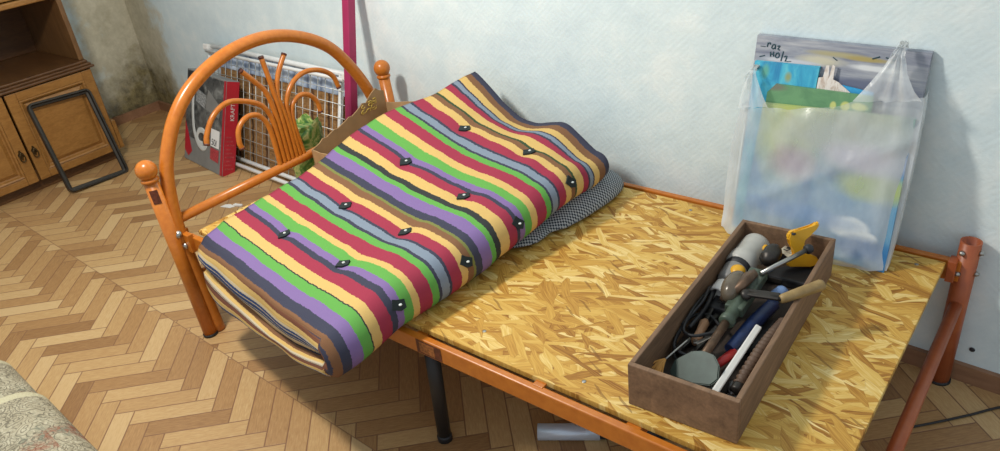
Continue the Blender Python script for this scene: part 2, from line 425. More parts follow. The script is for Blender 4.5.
# ------------------------------------------------------------------ camera
cam = bpy.data.cameras.new('camera'); co = bpy.data.objects.new('camera', cam); COL.objects.link(co)
cam.sensor_width = 36; cam.lens = 754.216/1000*36; cam.clip_start = .02
rot = Matrix.Rotation(.7265, 4, 'Z') @ Matrix.Rotation(1.0552, 4, 'X') @ Matrix.Rotation(-.1221, 4, 'Z')
co.matrix_world = Matrix.Translation((1.9641, -.8163, 1.3426)) @ rot
sc.camera = co

# ------------------------------------------------------------------ room
WN = Vector((.0494, .99878, 0)); WD = .990      # back wall: WN . p = WD
def wally(x, d=WD): return (d-WN.x*x)/WN.y
b = MB(); b.box((-2.3, -3.2, -.05), (3.6, 1.35, 0)); tag(b.build('floor', M['floor']), kind='structure')
ang = math.atan2(-WN.x, WN.y)
b = MB(); b.grid([[(-2.2, wally(-2.2), 0), (3.6, wally(3.6), 0)], [(-2.2, wally(-2.2), 2.5), (3.6, wally(3.6), 2.5)]])
b.grid([[(-2.3, wally(-2.3)+.1, 0), (3.6, wally(3.6)+.1, 0)], [(-2.3, wally(-2.3)+.1, 2.5), (3.6, wally(3.6)+.1, 2.5)]])
tag(b.build('wall_back', M['wall']), kind='structure')
b = MB(); b.box((-2.3, -3.2, 0), (-2.2, wally(-2.2)+.1, 2.5)); tag(b.build('wall_left', M['wall']), kind='structure')
fr = frame((-2.2, wally(-2.2), 0), (WN.y, -WN.x, 0), (0, 0, 1))
b = MB(); b.prism([(0, 0), (5.8, 0), (5.8, .042), (5.79, .048), (0, .048)], .014, fr); tag(b.build('baseboard_back', M['base']), kind='structure')
b = MB(); b.box((-2.2, -3.2, 0), (-2.187, wally(-2.2)-.014, .048)); tag(b.build('baseboard_left', M['base']), kind='structure')
# nail hole in the wall
b = MB(); b.lathe([(0, 0), (.006, .0), (.0065, .001), (.004, .003), (0, .003)], (1.875, wally(1.875)-.0005, .092), (0, -1, 0), 10)
tag(b.build('nail_head', M['dark']), 'small black nail head low in the wall right of the bed foot post', 'nail')

# ------------------------------------------------------------------ cabinet
cb = empty('cabinet', (-1.93, .2, 0), 'brown wooden wall unit with panelled doors and dark open shelf niche', 'cabinet')
def cpart(name, lst, mat, par=None, bev=.003):
    m = MB()
    for lo, hi in lst: m.box(rel(cb, lo), rel(cb, hi), bev)
    return m.build(name, mat, par or cb)
X0 = -2.175
cpart('carcass', [((X0, -.62, .05), (-1.705, .612, .10)), ((X0, .592, .05), (-1.70, .612, .462)), ((X0, .207, .05), (-1.72, .221, .462)), ((X0, -.62, .05), (X0+.012, .612, .462)),
                  ((X0, -.62, .44), (-1.705, .612, .462)), ((X0, -.62, .05), (-1.70, -.60, .462))], M['cab_dark'])
cpart('plinth', [((X0+.02, -.6, 0), (-1.725, .6, .05))], M['cab_dark'])
cpart('side_batten', [((-1.80, .612, .05), (-1.70, .632, .19))], M['cab'])
m = MB(); m.box(rel(cb, (X0, -.64, .462)), rel(cb, (-1.668, .622, .474)), .004); m.box(rel(cb, (X0, -.64, .474)), rel(cb, (-1.68, .616, .484)), .003); m.box(rel(cb, (X0, -.64, .484)), rel(cb, (-1.695, .61, .496)), .004)
m.build('worktop', M['cab_dark'], cb)
cpart('upright', [((X0, .584, .496), (-1.715, .606, 1.5))], M['cab_side'])
cpart('upright', [((X0, -.63, .496), (-1.715, -.608, 1.5))], M['cab_side'])
cpart('back_panel', [((X0, -.61, .496), (X0+.01, .586, 1.5))], M['cab_dark'])
cpart('shelf', [((X0, -.608, .782), (-1.70, .584, .806)), ], M['cab'], bev=.005)
cpart('upper_panel', [((-1.74, -.608, .812), (-1.712, .583, 1.48))], M['cab'])
def door(y0, y1, hand_y, flip):
    m = MB(); x = -1.70; z0, z1 = .055, .456
    w = .045; X = -1.680
    m.box(rel(cb, (x, y0, z0)), rel(cb, (X, y0+w, z1)), .003); m.box(rel(cb, (x, y1-w, z0)), rel(cb, (X, y1, z1)), .003)
    m.box(rel(cb, (x, y0+w, z0)), rel(cb, (X, y1-w, z0+w*.8)), .003); m.box(rel(cb, (x, y0+w, z1-w*.9)), rel(cb, (X, y1-w, z1)), .003)
    d = m.build('door', M['cab'], cb)
    m = MB(); a = w
    lo = rel(cb, (x, y0+a, z0+a*.8)); hi = rel(cb, (x, y1-a, z1-a*.9))
    # moulding rim stepping down, then a raised field
    rings = []
    for ins, xx in ((0, -1.681), (.004, -1.677), (.010, -1.680), (.014, -1.690), (.020, -1.692), (.034, -1.684), (.036, -1.683)):
        rings.append([Vector((xx-cb.location.x, yy, zz)) for yy, zz in ((lo.y+ins, lo.z+ins), (hi.y-ins, lo.z+ins), (hi.y-ins, hi.z-ins), (lo.y+ins, hi.z-ins))])
    V = m.grid(rings, smooth=False, close=True); m.b.faces.new(V[-1])
    pn = m.build('door_panel', M['cab'], d)
    m = MB(); hp = rel(cb, (-1.680, hand_y, .195))
    fr2 = frame(hp, (0, 1, 0), (0, 0, 1))
    m.prism([(.010*math.cos(t)*(1+.25*math.cos(4*t)), .020*math.sin(t)*(1+.15*math.cos(4*t))) for t in [2*PI*k/24 for k in range(24)]], .003, fr2)
    m.ball(hp+Vector((.006, 0, .008)), .006, 12)
    m.tube([hp+Vector((.008, 0, .006)), hp+Vector((.010, -.010, -.006)), hp+Vector((.010, -.008, -.024)), hp+Vector((.010, 0, -.030)), hp+Vector((.010, .008, -.024)), hp+Vector((.010, .010, -.006))], .0028, 8, closed=True, smooth=4)
    hd = m.build('door_handle', simple('antique_brass', (78, 62, 36), .35, .7), d); hd['label'] = 'antique brass drop ring handle'
    return d
door(.222, .603, .243, 1); door(-.178, .212, .186, -1); door(-.58, -.19, -.22, 1)

# ------------------------------------------------------------------ loose metal frame leaning on the cabinet
fo = Vector((-1.522, .395, 0)); up = Vector((-.150, .030, .388)); H = up.length; wd = .278
fm = frame((fo.x, fo.y-wd/2, .006), up.cross(Vector((1, 0, .39))), up) if False else frame((fo.x, fo.y-wd/2, .006), (0, 1, -.06), up)
def rrect(w, h, r, n=6, ins=0):
    o = []
    for cx, cy, a0 in ((w-r, r, -PI/2), (w-r, h-r, 0), (r, h-r, PI/2), (r, r, PI)):
        for k in range(n+1):
            a = a0+PI/2*k/n; o.append((cx+(r-ins)*math.cos(a), cy+(r-ins)*math.sin(a)))
    return o
m = MB(); rows = []
for ins, dz in ((0, 0), (0, .020), (.003, .024), (.009, .024), (.011, .010), (.020, .008), (.022, .004), (.022, 0)):
    rows.append([fm @ Vector((x, y, dz)) for x, y in rrect(wd, H, .024, 6, ins)])
rows.append(rows[0]); m.grid(rows, close=True, smooth=False)
tag(m.build('metal_surround', simple('dark_bronze_metal', (58, 54, 48), .4, .6)), 'empty dark metal frame with rounded corners leaning against the cabinet door', 'frame')

# ------------------------------------------------------------------ bed
bed = empty('bed_frame', (.9, .44, 0), 'orange tubular metal bed frame with arched headboard by the wall', 'bed')
def bl(p): return rel(bed, p)
def hbp(y, z, dx=0): return bl((-.045*z+dx, y, z))
for y in (0.0, .902):
    m = MB(); m.tube([hbp(y, 0.004), hbp(y, .53)], .0205, 18)
    pst = m.build('head_post', M['orange'], bed)
    m = MB(); m.ball(hbp(y, .556), .0292, 24); m.lathe([(.021, 0), (.0245, .003), (.0245, .009), (.018, .014)], hbp(y, .521), (-.045, 0, 1)); m.build('ball_finial', M['orange'], pst)
    m = MB(); m.lathe([(.0, 0), (.0225, 0), (.0225, .008), (0, .008)], hbp(y, 0), (-.045, 0, 1), 18); m.build('foot_cap', M['black'], pst)
    if y == 0:
        m = MB(); rows = []
        for z in (.462, .503):
            rows.append([bl((-.045*z+.0212*math.cos(a), y+.0212*math.sin(a), z)) for a in [R(-62+ k*6) for k in range(11)]])
        m.grid(rows); s_ = m.build('sticker', M['label_brown'], pst); s_['label'] = 'dark brown printed sticker'
arch = [(.03, .003), (.026, .20), (.024, .343), (.032, .434), (.049, .52), (.077, .585), (.128, .661), (.2, .723), (.298, .768), (.408, .788), (.515, .781), (.62, .744), (.705, .687), (.767, .606), (.811, .525), (.842, .434), (.862, .343), (.866, .2), (.87, .003)]
m = MB(); m.tube([hbp(y, z) for y, z in arch], .0195, 18, smooth=6); m.build('headboard_arch', M['orange'], bed)
m = MB(); m.tube([hbp(.028, .387), hbp(.866, .387)], .0145, 16); m.build('headboard_rail', M['orange'], bed)
m = MB(); m.tube([hbp(.028, .20), hbp(.866, .20)], .012, 12); m.build('headboard_rail', M['orange'], bed)
scrolls = [
 [(.404, .39), (.405, .517), (.389, .564), (.364, .582), (.33, .58), (.302, .557), (.292, .521), (.294, .502)],
 [(.421, .39), (.424, .52), (.417, .569), (.395, .604), (.347, .632), (.292, .646), (.238, .625), (.201, .581), (.192, .556)],
 [(.437, .39), (.44, .529), (.431, .624), (.402, .673), (.368, .718)],
 [(.453, .39), (.456, .523), (.455, .626), (.447, .734)],
 [(.469, .39), (.472, .517), (.466, .612), (.488, .669), (.527, .719)],
 [(.484, .39), (.483, .513), (.489, .578), (.528, .626), (.583, .645), (.644, .632), (.687, .599), (.70, .557)],
 [(.5, .39), (.494, .499), (.504, .557), (.539, .581), (.576, .572), (.602, .538), (.604, .506)]]
for i, s in enumerate(scrolls):
    m = MB(); m.tube([hbp(y, z) for y, z in s], .0082, 10, smooth=6); sb = m.build('scroll_bar', M['orange'], bed)
    a, c = Vector(hbp(*s[-2])), Vector(hbp(*s[-1])); d = (c-a).normalized()
    m = MB(); m.tube([c-d*.002, c+d*.0045], .0088, 10); m.build('end_plug', M['label_brown'], sb)
# rails, board bearers, feet
m = MB(); m.box(bl((.0, .034, .294)), bl((1.805, .051, .338)), .003)
rl = m.build('side_rail', M['orange'], bed)
m = MB(); m.box(bl((.922, .0332, .298)), bl((.996, .0342, .334)), 0)
q = m.build('printed_mark', M['label_brown'], rl); q['label'] = 'dark stamped rectangular mark on the rail'
m = MB(); m.box(bl((.932, .0329, .302)), bl((.976, .0334, .330)), 0); m.build('mark_field', simple('stamp_field', (150, 92, 46), .5, var=.6, scale=150), q)
m = MB(); m.box(bl((1.232, .045, .333)), bl((1.256, .062, .3395)), .001); m.build('rail_tab', M['orange'], rl)
m = MB(); m.box(bl((.0, .846, .296)), bl((1.82, .862, .349)), .003); m.build('side_rail', M['orange'], bed)
for x in (.35, .92, 1.45):
    m = MB(); m.box(bl((x-.015, .05, .305)), bl((x+.015, .85, .332)), .002); m.build('cross_slat', M['orange'], bed)
m = MB(); m.box(bl((-.025, .02, .292)), bl((.03, .038, .350)), .002); m.box(bl((-.03, .02, .292)), bl((-.012, .05, .352)), .002)
br = m.build('corner_bracket', M['orange'], bed)
m = MB(); m.lathe([(0, 0), (.012, 0), (.012, .004), (.008, .009), (0, .010)], bl((-.0, .012, .352)), (.4, -.8, .5), 12); m.build('bolt', M['steel'], br)
m = MB(); m.lathe([(0, 0), (.010, 0), (.010, .004), (.006, .008), (0, .009)], bl((.004, .019, .312)), (.2, -1, .1), 12); m.build('bolt', M['steel'], br)
def mid_leg(x, y, sx):
    m = MB(); m.tube([bl((x, y, .30)), bl((x-sx, y, .012))], [.0175, .0165], 16); lg = m.build('leg', M['black'], bed); lg['label'] = 'black steel leg'
    m = MB(); m.lathe([(0, 0), (.0185, 0), (.0185, .014), (.0165, .018), (0, .018)], bl((x-sx, y, 0)), (0, 0, 1), 14); m.build('rubber_foot', M['dark'], lg)
mid_leg(.93, .066, .012); mid_leg(.93, .83, .012)
for y in (.868, .012):
    m = MB(); m.pipe(bl((1.826, y, .006)), bl((1.826, y, .394)), .0215, .0182); ps = m.build('foot_post', M['foot'], bed)
    s = 1 if y > .4 else -1
    for z in (.372, .318):
        for px_, py_, ax_ in ((1.846, y-.004*s, (1, -.1, 0)), (1.817, y-.0195*s, (-.4, -.9*s, 0))):
            m = MB(); m.lathe([(0, 0), (.006, 0), (.006, .004), (.0035, .009), (0, .009)], bl((px_, py_, z)), ax_, 10); m.build('bolt', M['steel'], ps)
    m = MB(); m.lathe([(.0, 0), (.025, 0), (.025, .006), (0, .006)], bl((1.826, y, 0)), (0, 0, 1), 16); m.build('foot_cap', M['dark'], ps)
    m = MB(); m.box(bl((1.795, y-.030*s-.006, .300)), bl((1.812, y-.004, .352)) if s > 0 else bl((1.812, y+.05, .352)), .001); m.build('hook_plate', M['foot'], ps)
m = MB(); m.tube([bl((1.826, .868, .232)), bl((1.826, .012, .205))], .0135, 14); m.build('foot_crossbar', M['foot'], bed)

# ------------------------------------------------------------------ OSB board
m = MB(); m.box((.022, .060, .3325), (1.7905, .8376, .346), .0008, seg=1)
osb = tag(m.build('osb_board', M['osb'], None), 'bare golden OSB sheet lying on the orange bed frame', 'board')
for x, y in ((1.319, .097), (1.05, .12), (1.68, .10), (1.2, .80), (1.74, .80)):
    m = MB(); m.lathe([(0, .0), (.0045, 0), (.0045, .0007), (.002, .0009), (0, .0009)], (x, y, .346), (0, 0, 1), 10); m.build('screw', M['steel'], osb)

# ------------------------------------------------------------------ folded mattress
V = [0.0, 0.0127, 0.0249, 0.0676, 0.0984, 0.128, 0.161, 0.1775, 0.197, 0.2252, 0.2456, 0.2818, 0.3153, 0.3466, 0.377, 0.3985, 0.4264, 0.4487, 0.4837, 0.5173, 0.5474, 0.5762, 0.588, 0.6084, 0.6384, 0.6655, 0.7017, 0.729, 0.7617, 0.7944, 0.8184, 0.8439, 0.8731, 0.9045, 0.9273, 0.9515, 0.9772, 1.0]
YL = [0.008, 0.018, 0.026, 0.062, 0.085, 0.114, 0.144, 0.153, 0.171, 0.195, 0.214, 0.244, 0.276, 0.302, 0.327, 0.345, 0.368, 0.386, 0.413, 0.441, 0.464, 0.49, 0.499, 0.518, 0.547, 0.575, 0.606, 0.632, 0.663, 0.698, 0.722, 0.744, 0.768, 0.795, 0.815, 0.836, 0.856, 0.873]
ZL = [0.352, 0.358, 0.366, 0.384, 0.399, 0.408, 0.414, 0.418, 0.423, 0.433, 0.435, 0.443, 0.452, 0.457, 0.467, 0.473, 0.484, 0.492, 0.507, 0.518, 0.529, 0.538, 0.541, 0.545, 0.555, 0.561, 0.566, 0.569, 0.572, 0.575, 0.578, 0.582, 0.589, 0.596, 0.6, 0.605, 0.606, 0.607]
YR = [-0.125, -0.115, -0.104, -0.068, -0.04, -0.017, 0.012, 0.031, 0.049, 0.074, 0.092, 0.128, 0.155, 0.186, 0.215, 0.234, 0.26, 0.282, 0.314, 0.345, 0.374, 0.4, 0.411, 0.429, 0.454, 0.474, 0.508, 0.532, 0.559, 0.583, 0.603, 0.627, 0.655, 0.685, 0.706, 0.728, 0.754, 0.772]
ZR = [0.321, 0.321, 0.321, 0.323, 0.328, 0.333, 0.340, 0.345, 0.348, 0.348, 0.348, 0.348, 0.349, 0.349, 0.350, 0.352, 0.353, 0.354, 0.358, 0.365, 0.368, 0.371, 0.374, 0.376, 0.379, 0.382, 0.387, 0.391, 0.396, 0.399, 0.4, 0.4, 0.401, 0.402, 0.404, 0.409, 0.416, 0.424]
def FRv(v): return .055-.012*sm((v-.8)/.2)
FR = .055
def mL(v):
    y = interp(v, V, YL); return Vector((.11+.38*(y-.01), y, interp(v, V, ZL)))
def mC(v):
    y = interp(v, V, YR); return Vector((.87+.12*y-.020, y-.012, interp(v, V, ZR)+.053-.026*sm((v-.84)/.16)))
XM = [.1, .16, .275, .42, .53, .66, .75, .85]; ZM = [.275, .265, .262, .271, .274, .300, .330, .37]
XB = [.08, .13, .29, .42, .54, .64, .745, .845]; ZB = [.165, .138, .178, .209, .231, .248, .283, .317]
TUFTS = []   # filled below: (u, v)
def bumpz(u, v):
    h = (-.013*math.sin(PI*min(1, max(0, u)/.82))+.006*math.exp(-((u-.93)/.1)**2))*sm(v/.12)
    h += .010*noise.noise(Vector((u*3.1, v*3.7, 1.3)))+.004*noise.noise(Vector((u*8, v*12, 4.1)))
    for tu, tv in TUFTS:
        d2 = ((u-tu)/.06)**2+((v-tv)/.055)**2
        if d2 < 6: h -= .011*math.exp(-d2)
    f = sm((v-.80)/.2)*sm(u/.25)
    h -= f*(.014+.030*math.exp(-((u-.42)/.19)**2)-.034*math.exp(-((u-.78)/.14)**2))
    return h
def edge_y(u): return .010*math.sin(u*9)+.006*math.sin(u*23+1)
def top_pt(u, v):
    a = mL(v); c = mC(v)+Vector((0, 0, FRv(v)))
    p = a.lerp(c, u); p.z += bumpz(u, v)
    if v < .03: p.z -= .006*(1-v/.03)
    return p
def yat(u, v): return mL(v).lerp(mC(v), u).y
def vhang(u):
    lo, hi = 0., .5
    for _ in range(24):
        md = (lo+hi)/2
        if yat(u, md) < .030: lo = md
        else: hi = md
    return lo
TH = .049
vs = [0, .004, .009, .0127, .018, .0249, .035, .045, .055, .0676]+[.0676+(1-.0676)*k/74 for k in range(1, 75)]
NV = len(vs)
def low_bottom(v): return max(.3495, mC(v).z-FRv(v))
def ring_upper(u):
    o = [top_pt(u, v) for v in vs]
    inn = []
    for v, p in zip(vs, o):
        q = p-Vector((0, 0, TH))
        inn.append(q)
    zm = interp(o[0].x, XM, ZM)
    for i, v in enumerate(vs):
        if v < .06:
            w = 1-v/.06; inn[i].z = inn[i].z*(1-w)+(zm+.004)*w; inn[i].y += .004*w
    return o, inn
def ring_lower(u):
    vh = vhang(u); o = []; inn = []
    for v in vs:
        a = mL(v).lerp(mC(v), u); zb = low_bottom(v)
        zb0 = interp(a.x, XB, ZB); zm0 = interp(a.x, XM, ZM)-.006
        hi_in = min(zb+TH, top_pt(u, v).z-TH-.004)
        if v >= vh: 
            o.append(Vector((a.x, a.y, zb))); inn.append(Vector((a.x, a.y, max(hi_in, zb+.01))))
        else:
            w = (vh-v)/vh; 
            o.append(Vector((a.x, a.y, zb+(zb0-zb)*min(1, w**.8)))); zi = hi_in+(zm0-hi_in)*sm(w**1.1)
            inn.append(Vector((a.x, a.y-.012*w, zi)))
    return o, inn
SIDE = 7
def assemble(o, inn, flip, up):
    """closed loop: outer near->far, far side, inner far->near, near side"""
    pts = []; uv = []
    for v, p in zip(vs, o): pts.append(p); uv.append((up, max(v, .0002)))
    a, c = o[-1], inn[-1]
    for k in range(1, 4):
        t = k/4; p = a.lerp(c, t); p.y += .014*math.sin(PI*t); pts.append(p); uv.append((up, .985))
    for v, p in zip(reversed(vs), reversed(inn)): pts.append(p); uv.append((up, -2.0-v))
    a, c = inn[0], o[0]
    for k in range(1, SIDE):
        t = k/SIDE; p = a.lerp(c, t); p.y -= (.013+edge_y(up)*.4)*math.sin(PI*t); pts.append(p)
        tt = (1-t) if not flip else t
        uv.append((up, -max(.001, tt)))
    return pts, uv
def surf(u, v):
    if u <= 1: return top_pt(u, v)
    a = PI/2-(u-1)*PI; c = mC(v); r = FRv(v)-.004
    return c+Vector((.985, -.16, 0)).normalized()*r*math.cos(a)+Vector((0, 0, r*math.sin(a)))
def solve_tufts():
    # where the tie-downs sit, as (along, across) of the top sheet
    return [(.32, .18), (.73, .195), (1.35, .19), (.38, .355), (.77, .375), (1.35, .405), (.37, .58), (.81, .56), (1.37, .59), (.36, .795), (.81, .825), (1.37, .825)]
TUFTS = solve_tufts()
rows = []; uvr = []
NU = 46
for k in range(NU+1):
    u = k/NU; o, inn = ring_upper(u); p, q = assemble(o, inn, False, u*.8); rows.append(p); uvr.append(q)
uxd = Vector((.985, -.16, 0)).normalized()
for k in range(1, 13):
    a = PI/2-PI*k/13; o = []; inn = []
    for v in vs:
        c = mC(v); rin = .006; rb = FRv(v)
        bb = bumpz(1, v)*max(0, math.sin(a))
        o.append(c+uxd*(rb*math.cos(a)*1.0)+Vector((0, 0, rb*math.sin(a)+bb))); inn.append(c+uxd*(rin*math.cos(a))+Vector((0, 0, rin*math.sin(a))))
    pts, uv = assemble(o, inn, False, .8+.16*k/13)
    uv = [(x, (y*.28 if (y < 0 and y > -1.5) else y)) for x, y in uv]
    rows.append(pts); uvr.append(uv)
for k in range(NU+1):
    u = 1-k/NU; o, inn = ring_lower(u); p, q = assemble(o, inn, True, .96+(1-u)*.8); rows.append(p); uvr.append(q)
m = MB(); VV = m.grid(rows, uvr, close=True)
# sewn ends at the head: outer edge of each layer joined straight across to its inner edge
for rw, up in ((VV[0], 0.0), (VV[-1], 1.7)):
    n = NV; inn_i = [NV+3+(NV-1-i) for i in range(NV)]
    for i in range(NV-1):
        f = m.b.faces.new((rw[i], rw[i+1], rw[inn_i[i+1]], rw[inn_i[i]]))
        for lp, vv_ in zip(f.loops, (vs[i], vs[i+1], vs[i+1], vs[i])): lp[m.uv].uv = (up, max(vv_, .0002))
    f = m.b.faces.new([rw[0], rw[inn_i[0]]]+[rw[2*NV+3+k] for k in range(SIDE-1)])
    for lp in f.loops: lp[m.uv].uv = (up, -.1)
    f = m.b.faces.new([rw[NV-1], rw[NV], rw[NV+1], rw[NV+2], rw[NV+3]])
    for lp in f.loops: lp[m.uv].uv = (up, .98)
mt = tag(m.build('folded_mattress', M['mattress']), 'multicoloured striped mattress folded double on the head half of the bed', 'mattress')
tuft_m = simple('black_felt_tuft', (30, 40, 40), .9); tuft_w = simple('white_thread', (205, 210, 205), .8)
for i, (u, v) in enumerate(TUFTS):
    p = surf(u, v); px_ = (surf(u+.03, v)-surf(u-.03, v)).normalized(); py_ = (surf(u, v+.02)-surf(u, v-.02)).normalized()
    rr = random.Random(i); a = rr.uniform(.5, 1.1)
    d1 = px_*math.cos(a)+py_*math.sin(a); fmx = frame(p+px_.cross(py_).normalized()*.001, d1, py_)
    s = .0135
    m = MB(); m.prism([(-s*1.2, -s*.8), (s*.4, -s*1.0), (s*1.3, -s*.5), (s*1.0, s*.9), (-s*.3, s*.8), (-s*1.1, s*.9)], .005, fmx)
    tf = m.build('tuft', tuft_m, mt)
    m = MB(); m.ball(fmx @ Vector((s*.2, 0, .006)), .0042, 8, (1, 1, .5)); m.build('thread_knot', tuft_w, tf)

# ------------------------------------------------------------------ checked pillow under the fold
m = MB(); rows = []; uvr = []
NA, NB = 44, 10
pc = Vector((.832, .628, .347))
def pil(a, rr):
    ca, sa = math.cos(a), math.sin(a); e = .62
    x = math.copysign(abs(ca)**e, ca)*.158*rr; y = math.copysign(abs(sa)**e, sa)*.246*rr
    pinch = .022*math.exp(-((y+.115)/.035)**2)*max(0, ca)
    return Vector((pc.x+x-pinch+.035*y/.27, pc.y+y, 0))
def pilz(p, rr):
    # height follows the mattress lying on it
    prof = (1-rr**2.6)
    hgt = interp(p.y, [.30, .38, .47, .52, .62, .75, .9], [.004, .012, .040, .026, .052, .072, .070])
    return hgt*prof**.6
for k in range(NB+1):
    rr = k/NB; rr = math.sin(rr*PI/2)
    r_ = []; u_ = []
    for a in range(NA):
        p = pil(2*PI*a/NA, max(rr, .001)); z = pilz(p, rr); r_.append(Vector((p.x, p.y, pc.z+.012+z))); u_.append((p.x, p.y))
    rows.append(r_); uvr.append(u_)
for k in range(1, NB+1):
    rr = math.cos(k/NB*PI/2)
    r_ = []; u_ = []
    for a in range(NA):
        p = pil(2*PI*a/NA, max(rr, .001)); r_.append(Vector((p.x, p.y, pc.z+.012-.0115*(1-rr**2.6)**.5))); u_.append((p.x+.3, p.y))
    rows.append(r_); uvr.append(u_)
m.grid(rows, uvr, close=True)
tag(m.build('pillow', M['gingham']), 'black and white gingham pillow squeezed under the striped mattress', 'pillow')

# ------------------------------------------------------------------ cardboard box on the bed head
bx = empty('cardboard_box', (.13, .68, .347), 'torn open brown cardboard box between the headboard and the mattress', 'box')
def ragged(p0, p1, z0, zt, name, mat, th=.004):
    p0 = Vector(p0); p1 = Vector(p1); n = len(zt); d = (p1-p0); nrm = Vector((-d.y, d.x, 0)).normalized()*th
    m = MB(); lo, hi, lo2, hi2 = [], [], [], []
    for i, z in enumerate(zt):
        q = p0+d*(i/(n-1))
        lo.append(rel(bx, (q.x, q.y, z0))); hi.append(rel(bx, (q.x, q.y, z))); lo2.append(rel(bx, (q.x+nrm.x, q.y+nrm.y, z0))); hi2.append(rel(bx, (q.x+nrm.x, q.y+nrm.y, z)))
    V = m.grid([lo, hi, hi2, lo2, lo], smooth=False); m.b.faces.new([V[k][0] for k in range(4)]); m.b.faces.new([V[k][-1] for k in range(4)])
    bmesh.ops.remove_doubles(m.b, verts=m.b.verts, dist=1e-5)
    return m.build(name, mat, bx)
zt = [.412, .416, .421, .432, .43, .437, .442, .441, .447, .452, .46, .459, .466, .474, .485, .481, .496, .507, .515, .502, .496]
ragged((.016, .51, 0), (.016, .855, 0), .347, zt, 'box_wall', M['card_dark'])
ragged((.016, .855, 0), (.232, .855, 0), .347, [.452, .456, .461, .467, .472, .478, .484, .487], 'box_wall', M['card'])
ragged((.016, .51, 0), (.19, .51, 0), .347, [.412, .408, .410, .404, .398, .392], 'box_wall', M['card'])
ragged((.19, .51, 0), (.232, .855, 0), .347, [.392, .395, .40, .402, .408], 'box_wall', M['card_dark'])
m = MB(); m.box(rel(bx, (.02, .515, .347)), rel(bx, (.188, .851, .351)), 0); m.build('box_floor', M['card'], bx)
rp = random.Random(4); m = MB()
for k in range(13):
    y = .735+rp.random()*.07; z = .452+rp.random()*.038; a = rp.random()*6
    c = rel(bx, (.021, y, z)); m.tube([c+Vector((0, .010*math.cos(a+t), .008*math.sin(a+t)*(1-t*.2))) for t in (0, .7, 1.4, 2.1, 2.8, 3.5)], .0016, 5, smooth=2)
q = m.build('gold_print', simple('gold_ink', (196, 164, 72), .4, var=.3, scale=90), bx); q['label'] = 'gold curled ornament printed on the card'

# ------------------------------------------------------------------ maroon pole
m = MB(); pf = frame((-.122, .712, 0), (1, 0, 0), (0, 1, 0))
ax = Vector((-.05, .272, .97)).normalized(); pm = frame((-.122, .712, .008), (1, 0, 0), ax.cross(Vector((1, 0, 0))))
m.box((-.017, -.017, 0), (.017, .017, .985), .003, mat=frame((-.122, .712, .01), Vector((1, 0, 0))-ax*ax.x, ax.cross(Vector((1, 0, 0)))))
tag(m.build('pole', M['maroon']), 'maroon painted square pole leaning on the wall behind the headboard', 'pole')

# ------------------------------------------------------------------ wire drying rack behind the headboard
AL = Vector((WN.y, -WN.x, 0)); UPR = Vector((.0, .145, .478)).normalized(); NR = AL.cross(UPR)
rk0 = Vector((-1.30, .862, .018)); rk = empty('drying_rack', rk0, 'folded white wire drying rack leaning on the wall behind the headboard', 'drying rack')
def rp_(a, h, n=0): return AL*a+UPR*h+NR*(-n)   # a along the wall, h up the lean, n towards the room
NRO = -NR if NR.y > 0 else NR
def rq(a, h, n=0): return AL*a+UPR*h+NRO*n
RW, RH = 1.04, .485
m = MB(); m.tube([rq(0, RH), rq(RW, RH)], .011, 10); m.tube([rq(.01, RH-.022, .026), rq(RW-.02, RH-.018, .022)], .0075, 10); m.build('top_tube', M['white_metal'], rk)
for a in (0.0, RW-.062):
    m = MB(); m.tube([rq(a, 0, .004), rq(a, RH, .0)], .0105, 10); m.build('upright_tube', M['white_metal'], rk)
m = MB(); m.tube([rq(0, .005, .012), rq(RW-.02, .005, .012)], .0095, 10); m.tube([rq(.08, -.006, .055), rq(RW-.05, -.006, .055)], .0085, 10); m.build('bottom_tube', M['white_metal'], rk)
for a in (RW-.01, .0):
    m = MB(); m.box((-.022, -.013, -.02), (.022, .013, .016), .004, mat=frame(rq(a, RH-.006, .01), AL, UPR)); m.build('corner_joint', M['white_plastic'], rk)
m = MB()
for k in range(1, 21): a = RW*k/21; m.tube([rq(a, .0, .012), rq(a, RH-.02, .010)], .0018, 6)
for k in range(1, 9): h = RH*k/9.2; m.tube([rq(0, h, .013), rq(RW-.02, h, .013)], .0018, 6)
m.build('wire_grid', simple('wire', (188, 190, 186), .35, .5), rk)
# wicker panel and pale sheet behind it
def wicker():
    t = NT('woven_reed', .8); o = t.mapping(t.coord('Object'), (1, 1, 1)); s = t.sep(o)
    w = t.wave(t.comb(t.math('MULTIPLY', s[2], 30.0), 0.0, 0.0), 2.2, .8); n = t.noise(t.comb(t.math('MULTIPLY', s[0], 26.0), 0.0, t.math('MULTIPLY', s[2], 120.0)), 1.0, 4)
    st = t.math('GREATER_THAN', t.math('FLOORED_MODULO', t.math('MULTIPLY', s[0], 9.0), 1.0), .86)
    c = t.ramp(t.math('MULTIPLY_ADD', n, .7, t.math('MULTIPLY', w, .3)), [(.3, lin(112, 76, 40)), (.55, lin(168, 124, 74)), (.8, lin(200, 160, 104))])
    t.color(t.mix(st, c, lin(92, 62, 36))); t.bump(w, .5, .004); return t.m
m = MB(); rows = []
for h in [k/24*.395 for k in range(25)]:
    rows.append([rq(a, h, -.016+.002*math.sin(h*260)) for a in [.06+k*.94/40 for k in range(41)]])
back = [[p-NRO*.006 for p in r] for r in rows]
m.grid(rows); m.grid(back)
tag(m.build('wicker_panel', wicker(), loc=rk0), 'brown woven reed panel standing behind the white wire rack', 'panel')
def sheet_m():
    t = NT('pale_blue_film', .3); s = t.sep(t.coord()); n = t.noise(t.comb(t.math('MULTIPLY', s[0], 22.0), 0.0, t.math('MULTIPLY', s[2], 5.0)), 1.0, 4)
    t.color(t.ramp(n, [(.35, lin(110, 124, 150)), (.5, lin(172, 186, 206)), (.65, lin(206, 214, 222))])); t.bump(n, .5, .006); return t.m
